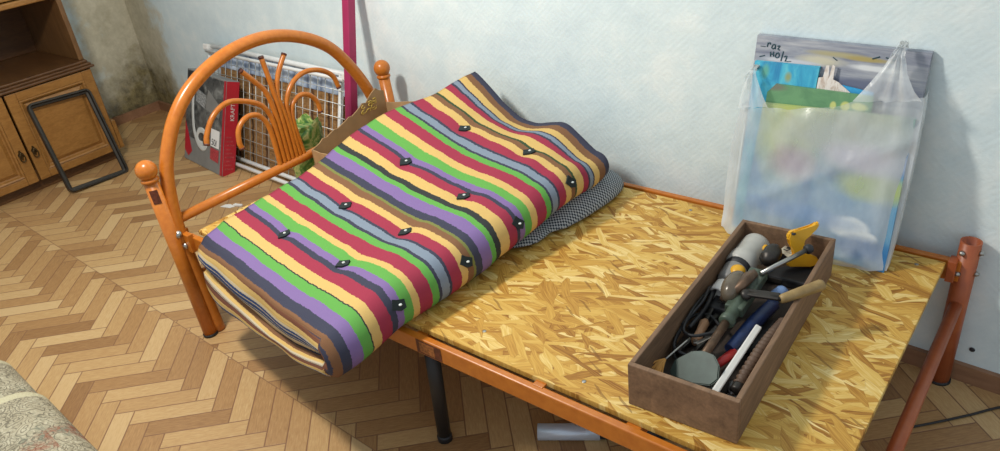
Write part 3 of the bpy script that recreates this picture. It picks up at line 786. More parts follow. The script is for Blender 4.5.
m = MB(); rows = []
for h in [.30+k/8*.17 for k in range(9)]:
    rows.append([rq(a, h, -.034+.006*math.sin(a*70)) for a in [.03+k*.95/90 for k in range(91)]])
m.grid(rows); m.grid([[p-NRO*.003 for p in r] for r in rows])
tag(m.build('plastic_sheet', sheet_m(), loc=rk0), 'crinkled pale blue plastic sheet above the woven panel behind the rack', 'sheet')

# ------------------------------------------------------------------ boxed appliance on the floor
pa = Vector((-1.385, .752, 0)); pb = Vector((-1.002, .708, 0)); pd = (pb-pa).normalized(); pback = Vector((-pd.y, pd.x, 0))
lean = (Vector((0, 0, 1))+pback*.37).normalized()
BWd, BH, BD = (pb-pa).length, .425, .060
pbx = empty('product_box', pa, 'grey and red printed product box standing on the floor behind the headboard', 'box')
def bf(n): return frame(Vector((0, 0, .002)), pd, lean)
bm_ = frame(Vector((0, 0, .002)), pd, lean)      # z axis points to the room
print_g = NT('box_print', .35); _o = print_g.coord(); _s = print_g.sep(_o)
_n = print_g.noise(_o, 14, 5, .7, .8); print_g.color(print_g.ramp(_n, [(.35, lin(38, 40, 42)), (.5, lin(84, 86, 84)), (.62, lin(120, 122, 118)), (.8, lin(176, 178, 172))]))
gray_card = simple('grey_print', (126, 126, 122), .4, var=.08); red_card = simple('red_print', (176, 34, 48), .4, var=.08); pale = simple('pale_print', (200, 202, 196), .4, var=.05); pink = simple('red_caption', (170, 62, 68), .4, var=.4, scale=150)
dk_card = simple('dark_print', (46, 48, 50), .4, var=.2)
m = MB(); m.box((0, 0, -BD), (BWd, BH, 0), .002, mat=bm_); m.build('carton', gray_card, pbx)
def flat(name, poly, mat, off, fr_=bm_, par=pbx, dep=.0006):
    mm = MB(); mm.prism(poly, dep, fr_ @ Matrix.Translation((0, 0, off))); return mm.build(name, mat, par)
flat('printed_photo', [(.004, .115), (BWd-.004, .10), (BWd-.004, BH-.006), (.004, BH-.006)], print_g.m, .0)
flat('red_corner', [(.003, .045), (.045, .02), (.08, .05), (.03, .14), (.003, .18)], red_card, .0007)
flat('dark_band', [(.01, BH-.10), (.16, BH-.08), (.16, BH-.01), (.01, BH-.01)], dk_card, .0007)
m = MB(); rows = []
hosep = [(.085, .37), (.075, .28), (.085, .20), (.105, .145), (.15, .10), (.20, .085), (.235, .10), (.24, .135), (.205, .165), (.155, .16), (.135, .13), (.16, .105), (.20, .105)]
m.tube([bm_ @ Vector((x*.92, y, .0012)) for x, y in hosep], .013, 8, smooth=5)
for v in m.b.verts:
    l_ = bm_.inverted() @ v.co; l_.z = .0008+(l_.z-.0008)*.06; v.co = bm_ @ l_
hs = m.build('printed_hose', pale, pbx); hs['label'] = 'pale looped hose printed on the box front'
flat('printed_nozzle', [(.20, .27), (.33, .25), (.345, .30), (.22, .36)], gray_card, .0008)
flat('printed_grille', [(.10, .29), (.19, .27), (.20, .33), (.11, .35)], simple('grille_print', (140, 142, 140), .4, var=.8, scale=220), .0009)
lb = flat('white_label', [(.265, .115), (.345, .115), (.345, .195), (.265, .195)], simple('label_white', (230, 228, 222), .4, var=.03), .0012)
m = MB(); text_bm(m, '50/', .042, bm_ @ Matrix.Translation((.272, .122, .0022))); m.build('lettering', dk_card, lb)
flat('red_caption', [(.265, .055), (.345, .05), (.345, .108), (.265, .108)], pink, .0012)
sm_ = frame(bm_ @ Vector((BWd, 0, 0)), -NRO if False else pback, lean)   # right-hand end of the carton
side_fr = frame(bm_ @ Vector((BWd, 0, 0)), (bm_ @ Vector((BWd, 0, -1))-bm_ @ Vector((BWd, 0, 0))), lean)
rs = flat('red_side', [(.001, .002), (BD-.001, .002), (BD-.001, BH-.002), (.001, BH-.002)], red_card, .0002, side_fr)
rs2 = flat('red_edge', [(BWd-.022, .002), (BWd-.001, .002), (BWd-.001, BH-.002), (BWd-.018, BH-.002)], red_card, .0011)
m = MB(); tf_ = side_fr @ Matrix.Translation((.042, .25, .0014)) @ Matrix.Rotation(PI/2, 4, 'Z'); text_bm(m, 'KRAFT', .026, tf_); m.build('lettering', pale, rs)
for k in range(9):
    flat('caption_line', [(.008, .03+k*.018), (.05-.008*(k % 3), .03+k*.018), (.05-.008*(k % 3), .037+k*.018), (.008, .037+k*.018)], pink, .001, side_fr, rs)

# ------------------------------------------------------------------ crumpled green bag behind the headboard
def green_m():
    t = NT('green_leaf_print', .45); o = t.coord(); n = t.noise(o, 16, 4, .6, 1.5)
    t.color(t.ramp(n, [(.34, lin(56, 106, 48)), (.46, lin(112, 150, 64)), (.54, lin(196, 196, 120)), (.64, lin(128, 140, 60)), (.72, lin(70, 118, 52))])); t.bump(t.noise(o, 24, 4), .6, .01); return t.m
m = MB(); rows = []
for k in range(19):
    t = k/18; z = .002+.43*t; w = .085*(1-.25*t)*(1 if k else .8); r_ = []
    for a in range(28):
        th = 2*PI*a/28; f = 1+.22*noise.noise(Vector((math.cos(th)*1.6, math.sin(th)*1.6, t*3)))+.06*math.sin(th*7+t*4)
        r_.append(Vector((math.cos(th)*w*.62*f+.03*t, math.sin(th)*w*.95*f, z+.02*math.sin(th*3)*t)))
    rows.append(r_)
VV = m.grid(rows, close=True); m.b.faces.new(VV[-1]); m.b.faces.new(VV[0])
tag(m.build('green_bag', green_m(), loc=(-.185, .62, 0)), 'crumpled green leaf print bag on the floor behind the headboard', 'bag')
m = MB(); m.prism([(0, 0), (.05, .004), (.062, .02), (.03, .03), (.008, .022)], .002, frame((-.745, .528, .001), (1, .2, 0), (-.2, 1, 0)))
m.prism([(.05, .02), (.09, .03), (.088, .04), (.05, .036)], .006, frame((-.745, .528, .001), (1, .2, 0), (-.2, 1, 0)))
tag(m.build('paper_scrap', M['white_plastic']), 'small white paper scrap on the floor seen under the headboard rail', 'scrap')

# ------------------------------------------------------------------ pictures leaning on the wall in the carrier bag
def leanpt(x, z, d0, k, off=0):
    d = d0+k*(z-.346)-off; return Vector((x, (d-WN.x*x)/WN.y, z))
def canvas(name, pts, d0, k, th, mat, label, edge_mat=None):
    m = MB(); f = [leanpt(x, z, d0, k) for x, z in pts]; bk = [leanpt(x, z, d0+th, k) for x, z in pts]
    fv = [m.b.verts.new(p) for p in f]; bv = [m.b.verts.new(p) for p in bk]; n = len(pts)
    m.b.faces.new(fv); m.b.faces.new(list(reversed(bv)))
    for i in range(n): m.b.faces.new((fv[i], bv[i], bv[(i+1) % n], fv[(i+1) % n]))
    return tag(m.build(name, mat), label, 'painting')
def paint(name, stops, scale, sx=3, sz=14, blobs=None, dist=1.0):
    t = NT(name, .45); o = t.coord(); n = t.noise(t.mapping(o, (sx, sx, sz)), scale, 5, .6, dist); c = t.ramp(n, stops)
    for (bx_, bz_, rx, rz, colr, soft) in (blobs or []):
        s = t.sep(o); nn = t.noise(o, 16, 4)
        dx = t.math('POWER', t.math('DIVIDE', t.math('SUBTRACT', s[0], bx_), rx), 2.0); dz = t.math('POWER', t.math('DIVIDE', t.math('SUBTRACT', s[2], bz_), rz), 2.0)
        d = t.math('ADD', t.math('ADD', dx, dz), t.math('MULTIPLY_ADD', nn, 1.6, -.8))
        c = t.mix(t.maprange(d, 1.0-soft, 1.0+soft, 1.0, 0.0), c, colr)
    t.color(c); t.bump(n, .2, .003); return t.m
gm = paint('grey_sea_paint', [(.3, lin(112, 116, 132)), (.45, lin(146, 150, 160)), (.58, lin(172, 174, 178)), (.72, lin(196, 196, 194))], 1.6, 2.5, 26,
           [(1.50, .768, .065, .006, lin(168, 160, 122), .8), (1.46, .752, .05, .010, lin(196, 190, 166), .8), (1.56, .765, .045, .005, lin(166, 150, 92), .6), (1.58, .748, .05, .006, lin(214, 216, 216), .6), (1.58, .71, .12, .014, lin(98, 104, 126), .6), (1.40, .742, .06, .006, lin(196, 194, 196), .5)])
gc = canvas('grey_painting', [(1.318, .347), (1.688, .347), (1.681, .792), (1.308, .791)], .849, .278, .014, gm, 'largest grey seascape painting with yellow streaks at the back of the bag')
gf = frame(leanpt(1.308, .791, .849, .278, .0006), AL, leanpt(1.312, .9, .849, .278)-leanpt(1.312, .8, .849, .278))
ink = simple('dark_teal_ink', (34, 70, 80), .5)
m = MB()
def stroke(pts, r=.0015):
    m.tube([gf @ Vector((x, y, 0)) for x, y in pts], r, 6, smooth=3)
# brushed signature: two short handwritten lines
stroke([(.028, -.024), (.029, -.014)]); stroke([(.028, -.017), (.033, -.014), (.035, -.018)])
stroke([(.041, -.018), (.039, -.024), (.043, -.027), (.047, -.022), (.045, -.017), (.041, -.018)]); stroke([(.047, -.017), (.048, -.027)])
stroke([(.052, -.020), (.058, -.019), (.054, -.026), (.059, -.028)]); 
stroke([(.038, -.034), (.040, -.045)]); stroke([(.045, -.033), (.047, -.044)]); stroke([(.039, -.039), (.046, -.039)])
stroke([(.053, -.036), (.051, -.043), (.056, -.046), (.060, -.041), (.057, -.035), (.053, -.036)])
stroke([(.068, -.030), (.066, -.052)]); stroke([(.072, -.042), (.078, -.040), (.076, -.052)]); stroke([(.079, -.052), (.090, -.050)], .0007)
stroke([(.012, -.024), (.024, -.024)], .0008); stroke([(.014, -.048), (.026, -.044)], .0012)
stroke([(.180, -.030), (.19, -.036)], .0012); stroke([(.262, -.024), (.276, -.018)], .0014); stroke([(.288, -.018), (.30, -.021), (.308, -.022)], .0014)
m.build('signature', ink, gc)
tm = paint('turquoise_paint', [(.3, lin(30, 130, 176)), (.5, lin(54, 166, 200)), (.7, lin(96, 194, 208))], 2.0, 14, 4, [(1.400, .712, .007, .010, lin(140, 156, 110), .9), (1.345, .718, .008, .014, lin(90, 166, 150), .9)])
canvas('turquoise_painting', [(1.326, .347), (1.466, .347), (1.466, .741), (1.316, .737)], .837, .278, .010, tm, 'narrow turquoise painting at the left inside the carrier bag')
t2 = paint('blue_paint', [(.3, lin(20, 112, 172)), (.6, lin(44, 160, 212))], 3, 6, 12)
canvas('blue_painting', [(1.50, .347), (1.590, .347), (1.588, .703), (1.50, .712)], .8395, .278, .003, t2, 'bright blue painting showing as a strip behind the green board')
pm_ = paint('fawn_paper', [(.3, lin(176, 150, 130)), (.5, lin(222, 214, 204)), (.7, lin(232, 228, 222))], 4, 22, 8)
canvas('paper_sheet', [(1.469, .40), (1.50, .40), (1.541, .698), (1.512, .716), (1.500, .720), (1.499, .748), (1.493, .750), (1.490, .722), (1.486, .748), (1.480, .747), (1.477, .722), (1.468, .720)], .8362, .278, .0012, pm_, 'torn white and fawn paper between the turquoise and blue paintings')['category'] = 'paper'
gb = paint('green_board_paint', [(.3, lin(84, 132, 92)), (.6, lin(104, 152, 106))], 3, 6, 6, [(1.512, .669, .006, .008, lin(196, 200, 120), .5), (1.538, .671, .009, .009, lin(196, 200, 120), .5), (1.567, .674, .016, .007, lin(190, 196, 116), .5), (1.37, .69, .03, .008, lin(112, 116, 98), .7)])
canvas('green_board', [(1.365, .347), (1.60, .347), (1.592, .699), (1.377, .696), (1.360, .676)], .829, .278, .006, gb, 'green board with pale yellow dabs inside the carrier bag')
sk = paint('sky_paint', [(.3, lin(52, 116, 168)), (.5, lin(92, 148, 184)), (.68, lin(142, 176, 192))], 1.4, 5, 5, [
    (1.52, .66, .20, .05, lin(166, 176, 138), .9), (1.43, .60, .07, .10, lin(178, 188, 104), .8), (1.55, .60, .12, .06, lin(172, 178, 168), .9), (1.45, .535, .05, .035, lin(164, 138, 158), .9), (1.63, .52, .07, .030, lin(166, 182, 120), .7),
    (1.60, .575, .08, .03, lin(190, 184, 198), .8), (1.60, .425, .044, .024, lin(248, 250, 250), .3), (1.635, .41, .030, .014, lin(248, 250, 250), .3), (1.48, .43, .12, .02, lin(74, 142, 200), .8), (1.64, .385, .06, .025, lin(40, 112, 172), .6)])
canvas('sky_painting', [(1.355, .347), (1.690, .347), (1.684, .672), (1.36, .655)], .814, .278, .011, sk, 'pale blue cloud painting at the front inside the translucent bag')

# carrier bag: front sheet with two straps, gussets and a back sheet
BD0, BK = .801, .278
Lb = [(.350, 1.304), (.362, 1.302), (.444, 1.297), (.54, 1.294), (.611, 1.301), (.644, 1.308)]
Rb = [(.350, 1.694), (.364, 1.695), (.471, 1.696), (.555, 1.697), (.636, 1.696), (.714, 1.690)]
mouth_s = [0, .17, .185, .30, .48, .60, .655, 1.0]; mouth_z = [.644, .653, .655, .658, .672, .684, .695, .714]
def wr(x, z):
    w = .0055*noise.noise(Vector((x*15, z*9, 2)))+.003*noise.noise(Vector((x*40, z*22, 5)))
    for hx, hz, k in ((1.325, .735, 17), (1.628, .815, 19)):
        dx, dz = x-hx, z-hz; r = math.hypot(dx, dz); th = math.atan2(dz, dx)
        w += .0055*math.sin(k*th+2*noise.noise(Vector((x*4, z*4, k))))*math.exp(-r/.16)
    q = (x-1.33)*.55+(z-.42)*.83      # the long soft crease from the lower left towards the right strap
    w += .006*math.exp(-((z-.42-(x-1.34)*.62)/.022)**2)*sm((x-1.33)/.05)
    return w
def bpt(x, z, extra=0): return leanpt(x, z, BD0, BK, wr(x, z)+.004+extra)
NS, NTT = 60, 40
rows = []
for i in range(NTT+1):
    t = i/NTT; r_ = []
    for j in range(NS+1):
        s = j/NS; zt_ = interp(s, mouth_s, mouth_z)
        zb_ = .349+.005*abs(math.sin(s*9)); z = zb_+(zt_-zb_)*t
        xl = interp(z, [a for a, _ in Lb], [b_ for _, b_ in Lb]); xr = interp(z, [a for a, _ in Rb], [b_ for _, b_ in Rb])
        x = xl+(xr-xl)*s
        e = -.030*(1-sm(min(s, 1-s)/.10))*(1-.2*t) + .010*(1-sm(t/.12))
        r_.append(bpt(x, z, e))
    rows.append(r_)
bagm = MB(); bagm.grid(rows, [[(j/NS, i/NTT) for j in range(NS+1)] for i in range(NTT+1)])
def strap(lo, hi):
    n = max(len(lo), len(hi)); rws = []
    for k in range(21):
        t = k/20
        a = (interp(t, [i/(len(lo)-1) for i in range(len(lo))], [p[0] for p in lo]), interp(t, [i/(len(lo)-1) for i in range(len(lo))], [p[1] for p in lo]))
        c = (interp(t, [i/(len(hi)-1) for i in range(len(hi))], [p[0] for p in hi]), interp(t, [i/(len(hi)-1) for i in range(len(hi))], [p[1] for p in hi]))
        rws.append([bpt(a[0]+(c[0]-a[0])*q/14, a[1]+(c[1]-a[1])*q/14, .004*math.sin(q*1.9)*(1-abs(q/7-1))+(-.012 if t > .9 else 0)) for q in range(15)])
    return rws
LHS = strap([(1.308, .644), (1.309, .676), (1.312, .71), (1.317, .728)], [(1.379, .655), (1.357, .687), (1.341, .713), (1.331, .729)])
RHS = strap([(1.558, .695), (1.58, .728), (1.605, .771), (1.620, .811)], [(1.690, .714), (1.672, .730), (1.652, .762), (1.636, .811)])
bagm.grid(LHS, [[(.07, .5)]*15]*21); bagm.grid(RHS, [[(.07, .5)]*15]*21)
# straps fold over behind their tips and the back sheet hangs behind the pictures
for S in (LHS, RHS):
    top = S[-1]; bagm.grid([top, [p+Vector((0, .018, .004)) for p in top], [p+Vector((0, .030, -.012)) for p in top]])
for side_ in (0, -1):
    col_ = [r[side_] for r in rows]
    bagm.grid([col_, [p+Vector((.0, .022, 0)) for p in col_], [p+Vector((.004 if side_ == 0 else -.004, .055, 0)) for p in col_]])
bg = tag(bagm.build('carrier_bag', M['bag'], recalc=False), 'translucent white plastic carrier bag holding paintings on the bed', 'bag')

# ------------------------------------------------------------------ wooden crate and its tools
M['crate_floor'] = wood_mat('dark_crate_board', (40, 32, 26), (66, 52, 42), (16, 2.2, 16), .7)  # bottom board, a darker tone than the crate sides
TA = R(2.7); TO = Vector((1.418, .100, .3465)); TM = Matrix.Translation(TO) @ Matrix.Rotation(TA, 4, 'Z')
CW, CL, CH, CT = .204, .574, .0945, .010
cr = empty('wooden_crate', (1.4215, .0885, .3465), 'long open wooden crate full of tools on the OSB sheet', 'crate', TA)
for nm, lo, hi in (('end_board', (0, 0, 0), (CW, CT, CH)), ('end_board', (0, CL-CT, 0), (CW, CL, CH)), ('side_board', (0, CT, 0), (CT, CL-CT, CH)), ('side_board', (CW-CT, CT, 0), (CW, CL-CT, CH)), ('bottom_board', (CT, CT, 0), (CW-CT, CL-CT, .008))):
    m = MB(); m.box(lo, hi, .0018); m.build(nm, M['crate'] if nm != 'bottom_board' else M['crate_floor'], cr)
def tool(name, label, cat, loc=(0, 0, 0)):
    return empty(name, None, label, cat, matrix=TM @ Matrix.Translation(loc))
def tp(m, name, mat, par, label=None):
    o = m.build(name, mat, par)
    if label: o['label'] = label
    return o
grn = simple('grey_green_paint', (76, 88, 74), .4, .2, var=.3, scale=60); rust = simple('rusty_steel', (98, 76, 58), .45, .5, var=.35, scale=50); ysafe = simple('yellow_plastic', (226, 168, 34), .4, var=.06)
lgrey = simple('light_grey_shell', (182, 180, 172), .4, var=.06); iron = simple('dark_iron', (58, 54, 50), .4, .6, var=.3)
# breast drill
dr = tool('breast_drill', 'old grey green hand drill with breast plate and crank lying across the crate', 'hand drill')
A0 = Vector((.092, .085, .050)); A1 = Vector((.104, .465, .086)); AX = (A1-A0).normalized()
pfm = frame(A0, Vector((1, -.18, .25)), Vector((.12, .75, .66)))
pl_ = [(-.036, -.024), (-.030, -.032), (.004, -.036), (.030, -.030), (.038, -.014), (.034, .014), (.022, .034), (.004, .038), (-.012, .032), (-.034, .004)]
m = MB(); m.prism([(x*1.38, y*.86) for x, y in pl_], .007, pfm @ Matrix.Translation((0, 0, -.003)))
es = [e for e in m.b.edges]; bmesh.ops.bevel(m.b, geom=es, offset=.0018, segments=2, affect='EDGES'); tp(m, 'breast_plate', simple('plate_paint', (52, 66, 60), .45, .2, var=.2, scale=40), dr)
def ap_(s, dx=0, dz=0): return A0+(A1-A0)*s+Vector((dx, 0, dz))
m = MB(); m.tube([ap_(.02), ap_(.36)], .0085, 14); tp(m, 'shaft', rust, dr)
m = MB(); m.lathe([(0, 0), (.0135, 0), (.016, .004), (.016, .014), (.0125, .022), (.015, .05), (.021, .09), (.019, .12), (.014, .15), (.014, .165), (0, .168)], ap_(.35), AX, 18)
m.box((-.019, -.02, -.012), (.019, .115, .012), .004, mat=frame(ap_(.50), AX.cross(Vector((0, 0, 1))), AX)); tp(m, 'body', grn, dr)
m = MB(); ga = Vector((-.78, .1, .62)).normalized(); gp = ap_(.63, -.014, .004)
m.lathe([(0, 0), (.012, 0), (.014, -.004), (.043, -.004), (.046, .0), (.046, .010), (.040, .013), (.024, .018), (0, .021)], gp, ga, 40); tp(m, 'gear_wheel', rust, dr)
m = MB(); m.lathe([(0, 0), (.011, 0), (.012, .008), (.008, .012), (0, .013)], ap_(.53, .012, .020), (.3, -.4, .85), 14); m.tube([ap_(.53, .014, .026), Vector((.150, .290, .098)), Vector((.180, .290, .102))], .0062, 10); m.box((0, -.009, -.0035), (.062, .009, .0035), .0025, mat=frame(ap_(.53, .014, .028), Vector((.174, .291, .103))-ap_(.53, .014, .028), (0, 1, .3))); tp(m, 'crank_arm', iron, dr)
m = MB(); hd = (Vector((.232, .366, .104))-Vector((.176, .286, .101))); hl = hd.length
m.lathe([(0, 0), (.0075, 0), (.0095, hl*.08), (.0105, hl*.4), (.0112, hl*.8), (.0118, hl*.95), (.010, hl), (.004, hl), (.0035, hl-.006), (0, hl-.006)], Vector((.176, .286, .101)), hd, 18); tp(m, 'crank_handle', M['handle_wood'], dr, 'turned wooden crank grip')
m = MB(); m.lathe([(0, 0), (.010, 0), (.013, .006), (.0185, .010), (.0195, .014), (.0195, .040), (.017, .048), (.010, .058), (.006, .061), (0, .061)], ap_(.90), AX, 20); tp(m, 'chuck', iron, dr)
m = MB(); r0 = Vector((.112, .365, .094)); r1 = Vector((.170, .478, .104)); m.tube([r0, r1], .0052, 12); sh = tp(m, 'side_rod', M['steel'], dr)
m = MB(); dd = (r1-r0); m.lathe([(0, 0), (.007, 0), (.0105, .004), (.0105, .012), (.007, .016), (0, .016)], r1-dd.normalized()*.004, dd, 16); tp(m, 'rod_knob', M['dark'], sh)
m = MB(); m.ball(ap_(.60, -.022, .012), .036, 22, (.66, 1.25, .78)); tp(m, 'gear_guard', simple('smoky_brown_casing', (104, 92, 76), .25, .1, var=.3, scale=30), dr)
# grinder
gr_ = tool('power_tool', 'light grey cylindrical power tool with yellow button in the crate corner', 'power tool')
g0 = Vector((.050, .536, .054)); g1 = Vector((.036, .340, .042)); gd = (g1-g0).normalized()
m = MB(); m.lathe([(0, 0), (.024, 0), (.031, .004), (.033, .012), (.032, .066), (.034, .070), (.034, .098), (.028, .104), (0, .104)], g0, gd, 26); tp(m, 'motor_shell', lgrey, gr_)
m = MB(); m.lathe([(.029, .100), (.030, .104), (.0265, .116), (.024, .116)], g0, gd, 24); tp(m, 'collar', M['dark'], gr_)
m = MB(); m.lathe([(0, .110), (.025, .110), (.027, .118), (.024, .15), (.020, .165), (0, .167)], g0, gd, 22); tp(m, 'grip', simple('mid_grey_shell', (132, 130, 126), .4, var=.06), gr_)
m = MB(); m.ball(g0+gd*.135+Vector((.013, -.004, .018)), .0165, 18, (1, 1.1, .8)); tp(m, 'yellow_button', ysafe, gr_)
m = MB(); m.ball(g0+gd*.03+Vector((.026, -.002, .016)), .010, 12, (1, 1.2, .6)); tp(m, 'yellow_patch', ysafe, gr_)
m = MB(); m.lathe([(0, .170), (.015, .170), (.018, .176), (.018, .206), (.016, .21), (.012, .208), (.010, .202), (0, .202)], g0, gd, 20); tp(m, 'white_end', M['white_plastic'], gr_)
# saw with yellow handle
sw = tool('hand_saw', 'yellow plastic hooked saw handle standing in the crate end', 'saw')
sf = frame(Vector((.138, .502, .040)), Vector((.66, .54, -.10)), Vector((-.02, .30, .92)))
outl = [(x*.92, y*.86) for x, y in [(-.012, .0), (.046, -.002), (.060, .006), (.058, .022), (.040, .030), (.024, .040), (.016, .060), (.018, .072), (.034, .083), (.050, .098), (.053, .113), (.048, .116), (.036, .102), (.018, .096), (-.006, .096), (-.018, .088), (-.020, .074), (-.010, .060), (-.004, .044), (.004, .028), (-.004, .020), (-.022, .012)]]
m = MB(); m.prism(outl, .016, sf @ Matrix.Translation((0, 0, -.008)))
bmesh.ops.bevel(m.b, geom=list(m.b.edges), offset=.003, segments=2, affect='EDGES'); tp(m, 'handle', ysafe, sw, 'yellow hooked plastic handle')
m = MB(); m.ball(sf @ Vector((-.008, .075, .008)), .005, 10, (1, 1, .5)); tp(m, 'rivet', M['dark'], sw)
m = MB(); m.prism([(.055, .004), (-.012, .0), (-.14, -.012), (-.14, -.004), (-.02, .012), (.05, .012)], .0014, sf); tp(m, 'blade', M['steel'], sw)
# white slim bar
wb = tool('plastic_bar', 'slim white plastic bar standing on edge along the crate', 'bar')
m = MB(); w0 = Vector((.146, .040, .050)); w1 = Vector((.152, .240, .056)); wf = frame(w0, (w1-w0), Vector((.35, 0, .94)))
m.box((0, -.030, -.004), ((w1-w0).length, .0, .004), .002, mat=wf); tp(m, 'body', lgrey, wb)
m = MB(); m.box((-.002, -.002, -.0065), ((w1-w0).length+.002, .006, .0065), .0025, mat=wf); tp(m, 'white_edge', M['white_plastic'], wb)
# corrugated hose along the right side
ho = tool('corrugated_hose', 'brown corrugated hose lying along the right crate side', 'hose')
m = MB(); n = 90; hp_ = []; hr = []
for k in range(n+1):
    t = k/n; hp_.append(Vector((.172+.012*t, .085+.215*t, .042+.012*math.sin(PI*t)))); hr.append(.0098+.0018*math.sin(k*1.25))
m.tube(hp_, hr, 12); tp(m, 'ribbed_tube', simple('dull_brown_rubber', (92, 70, 54), .6, var=.2), ho)
m = MB(); m.lathe([(0, 0), (.010, 0), (.012, .004), (.012, .02), (.009, .024), (0, .024)], hp_[0]+Vector((0, -.016, -.004)), (.05, 1, .1), 14); tp(m, 'end_fitting', iron, ho)
# blue handled tool, red handle, wooden handles, cables, tassel, tag, scrap steel
bt = tool('blue_cased_tool', 'dark blue plastic tool lying under the hand drill', 'tool')
m = MB(); m.tube([Vector((.118, .185, .030)), Vector((.132, .27, .036)), Vector((.148, .345, .042))], [.011, .015, .014], 14, smooth=5); tp(m, 'handle', simple('navy_plastic', (26, 46, 88), .45), bt)
m = MB(); m.lathe([(0, 0), (.013, 0), (.0145, .006), (.0145, .030), (.011, .036), (0, .036)], Vector((.143, .352, .048)), (.35, .8, .2), 16); tp(m, 'cap', simple('sky_plastic', (112, 140, 184), .4), bt)
rt = tool('screwdriver', 'red handled screwdriver half hidden beside the white bar', 'screwdriver')
m = MB(); m.tube([Vector((.112, .135, .026)), Vector((.128, .185, .026))], [.008, .0095], 12); tp(m, 'handle', simple('red_plastic', (176, 40, 38), .4), rt)
m = MB(); m.tube([Vector((.1285, .187, .026)), Vector((.145, .24, .020))], .0026, 8); tp(m, 'blade', M['steel'], rt)
for lab, a, c, r, mt_ in (('pale wooden file handle near the crate middle', (.052, .175, .026), (.040, .285, .030), .0105, wood_mat('file_wood', (156, 112, 80), (186, 144, 108), (12, 3, 12), .6)),
                          ('dark iron bar under the breast plate', (.030, .15, .020), (.062, .34, .018), .006, iron), ('slim dark rasp beside the cable loops', (.060, .14, .028), (.075, .30, .022), .005, iron), ('black pry bar beside the corrugated hose', (.156, .05, .020), (.164, .22, .018), .006, M['dark'])):
    m = MB(); a = Vector(a); c = Vector(c); L_ = (c-a).length
    if r > .01:
        o = tool('file', lab, 'file'); m.lathe([(0, 0), (.006, 0), (r, .01), (r*.8, L_*.35), (r, L_*.6), (.006, L_*.68), (0, L_*.69)], a, c-a, 14); tp(m, 'handle', mt_, o)
        m = MB(); m.box((0, -.005, -.0015), (L_*.5, .005, .0015), .0005, mat=frame(a+(c-a)*.66, c-a, (1, 0, 0))); tp(m, 'blade', iron, o)
    else:
        m.box((-.0, -r, -r*.6), (L_, r, r*.6), r*.3, mat=frame(a, c-a, (1, 0, 0))); m.lathe([(0, 0), (r*1.3, 0), (r*1.4, .012), (r, .016), (0, .016)], a-(c-a).normalized()*.008, c-a, 12)
        o = m.build('iron_bar', mt_, None, matrix=TM); tag(o, lab, 'bar')
m = MB()
m.tube([Vector(p) for p in ((.018, .30, .05), (.020, .24, .056), (.026, .18, .05), (.05, .165, .052), (.072, .185, .050), (.09, .215, .045), (.07, .25, .03), (.035, .27, .03), (.016, .22, .04), (.024, .14, .035), (.06, .13, .03))], .0032, 8, smooth=6)
m.tube([Vector(p) for p in ((.016, .36, .03), (.022, .32, .06), (.030, .27, .062), (.022, .22, .05), (.018, .16, .03), (.04, .12, .02), (.07, .15, .02))], .003, 8, smooth=6)
o = m.build('power_cable', M['dark'], None, matrix=TM); tag(o, 'black cable looped in the left side of the crate', 'cable')
m = MB(); rb = random.Random(3)
for k in range(16):
    a = rb.uniform(-.75, .75); e = Vector((.020+.024*math.sin(a), .078-.026*math.cos(a), .024+rb.uniform(-.004, .008)))
    m.tube([Vector((.026, .098, .034)), (Vector((.026, .098, .034))+e)/2+Vector((0, 0, .006)), e], [.002, .002, .0012], 6, smooth=3)
o = tool('tassel_brush', 'straw coloured bristle tassel in the near left crate corner', 'brush'); tp(m, 'bristles', simple('straw', (196, 142, 72), .8, var=.2), o)
m = MB(); m.tube([Vector((.026, .096, .034)), Vector((.036, .128, .040)), Vector((.046, .165, .044))], .0022, 8, smooth=3); tp(m, 'stem', M['steel'], o)
m = MB(); rows = []
for i in range(7): rows.append([Vector((.098+.030*j/6+.012*i/6, .520+.048*i/6, .052+.004*math.sin(j*.9+i*.5))) for j in range(7)])
m.grid(rows); m.grid([[p-Vector((0, 0, .0008)) for p in r] for r in rows]); o = tool('paper_tag', 'cream paper tag with black print beside the yellow saw handle', 'tag'); tp(m, 'card', simple('cream_paper', (206, 198, 176), .7, var=.05), o)
m = MB(); m.box((.112, .538, .0575), (.121, .546, .0582)); m.box((.118, .550, .0575), (.124, .556, .0582)); m.tube([Vector((.108, .532, .058)), Vector((.116, .530, .058)), Vector((.122, .540, .058))], .0012, 5); tp(m, 'print_marks', M['dark'], o)
o = tool('steel_offcut', 'bright steel strip offcut lying by the drill shaft', 'offcut')
m = MB(); m.box((0, -.005, -.001), (.07, .005, .001), .0003, mat=frame((.062, .155, .044), (.45, .8, .05), (1, -.3, .4))); m.box((0, -.004, -.001), (.03, .004, .001), .0003, mat=frame((.062, .157, .044), (-.3, .6, -.3), (1, .3, .4))); tp(m, 'strip', M['steel'], o)
o = tool('iron_clamp', 'small dark grey cast clamp in the near right crate corner', 'clamp')
m = MB(); m.lathe([(0, 0), (.010, 0), (.012, .006), (.012, .016), (.008, .02), (0, .02)], (.168, .062, .012), (0, .3, 1), 14); m.tube([Vector((.168, .066, .03)), Vector((.158, .088, .036)), Vector((.170, .11, .03))], .005, 10, smooth=4); tp(m, 'casting', simple('grey_cast', (104, 102, 100), .45, .5), o)
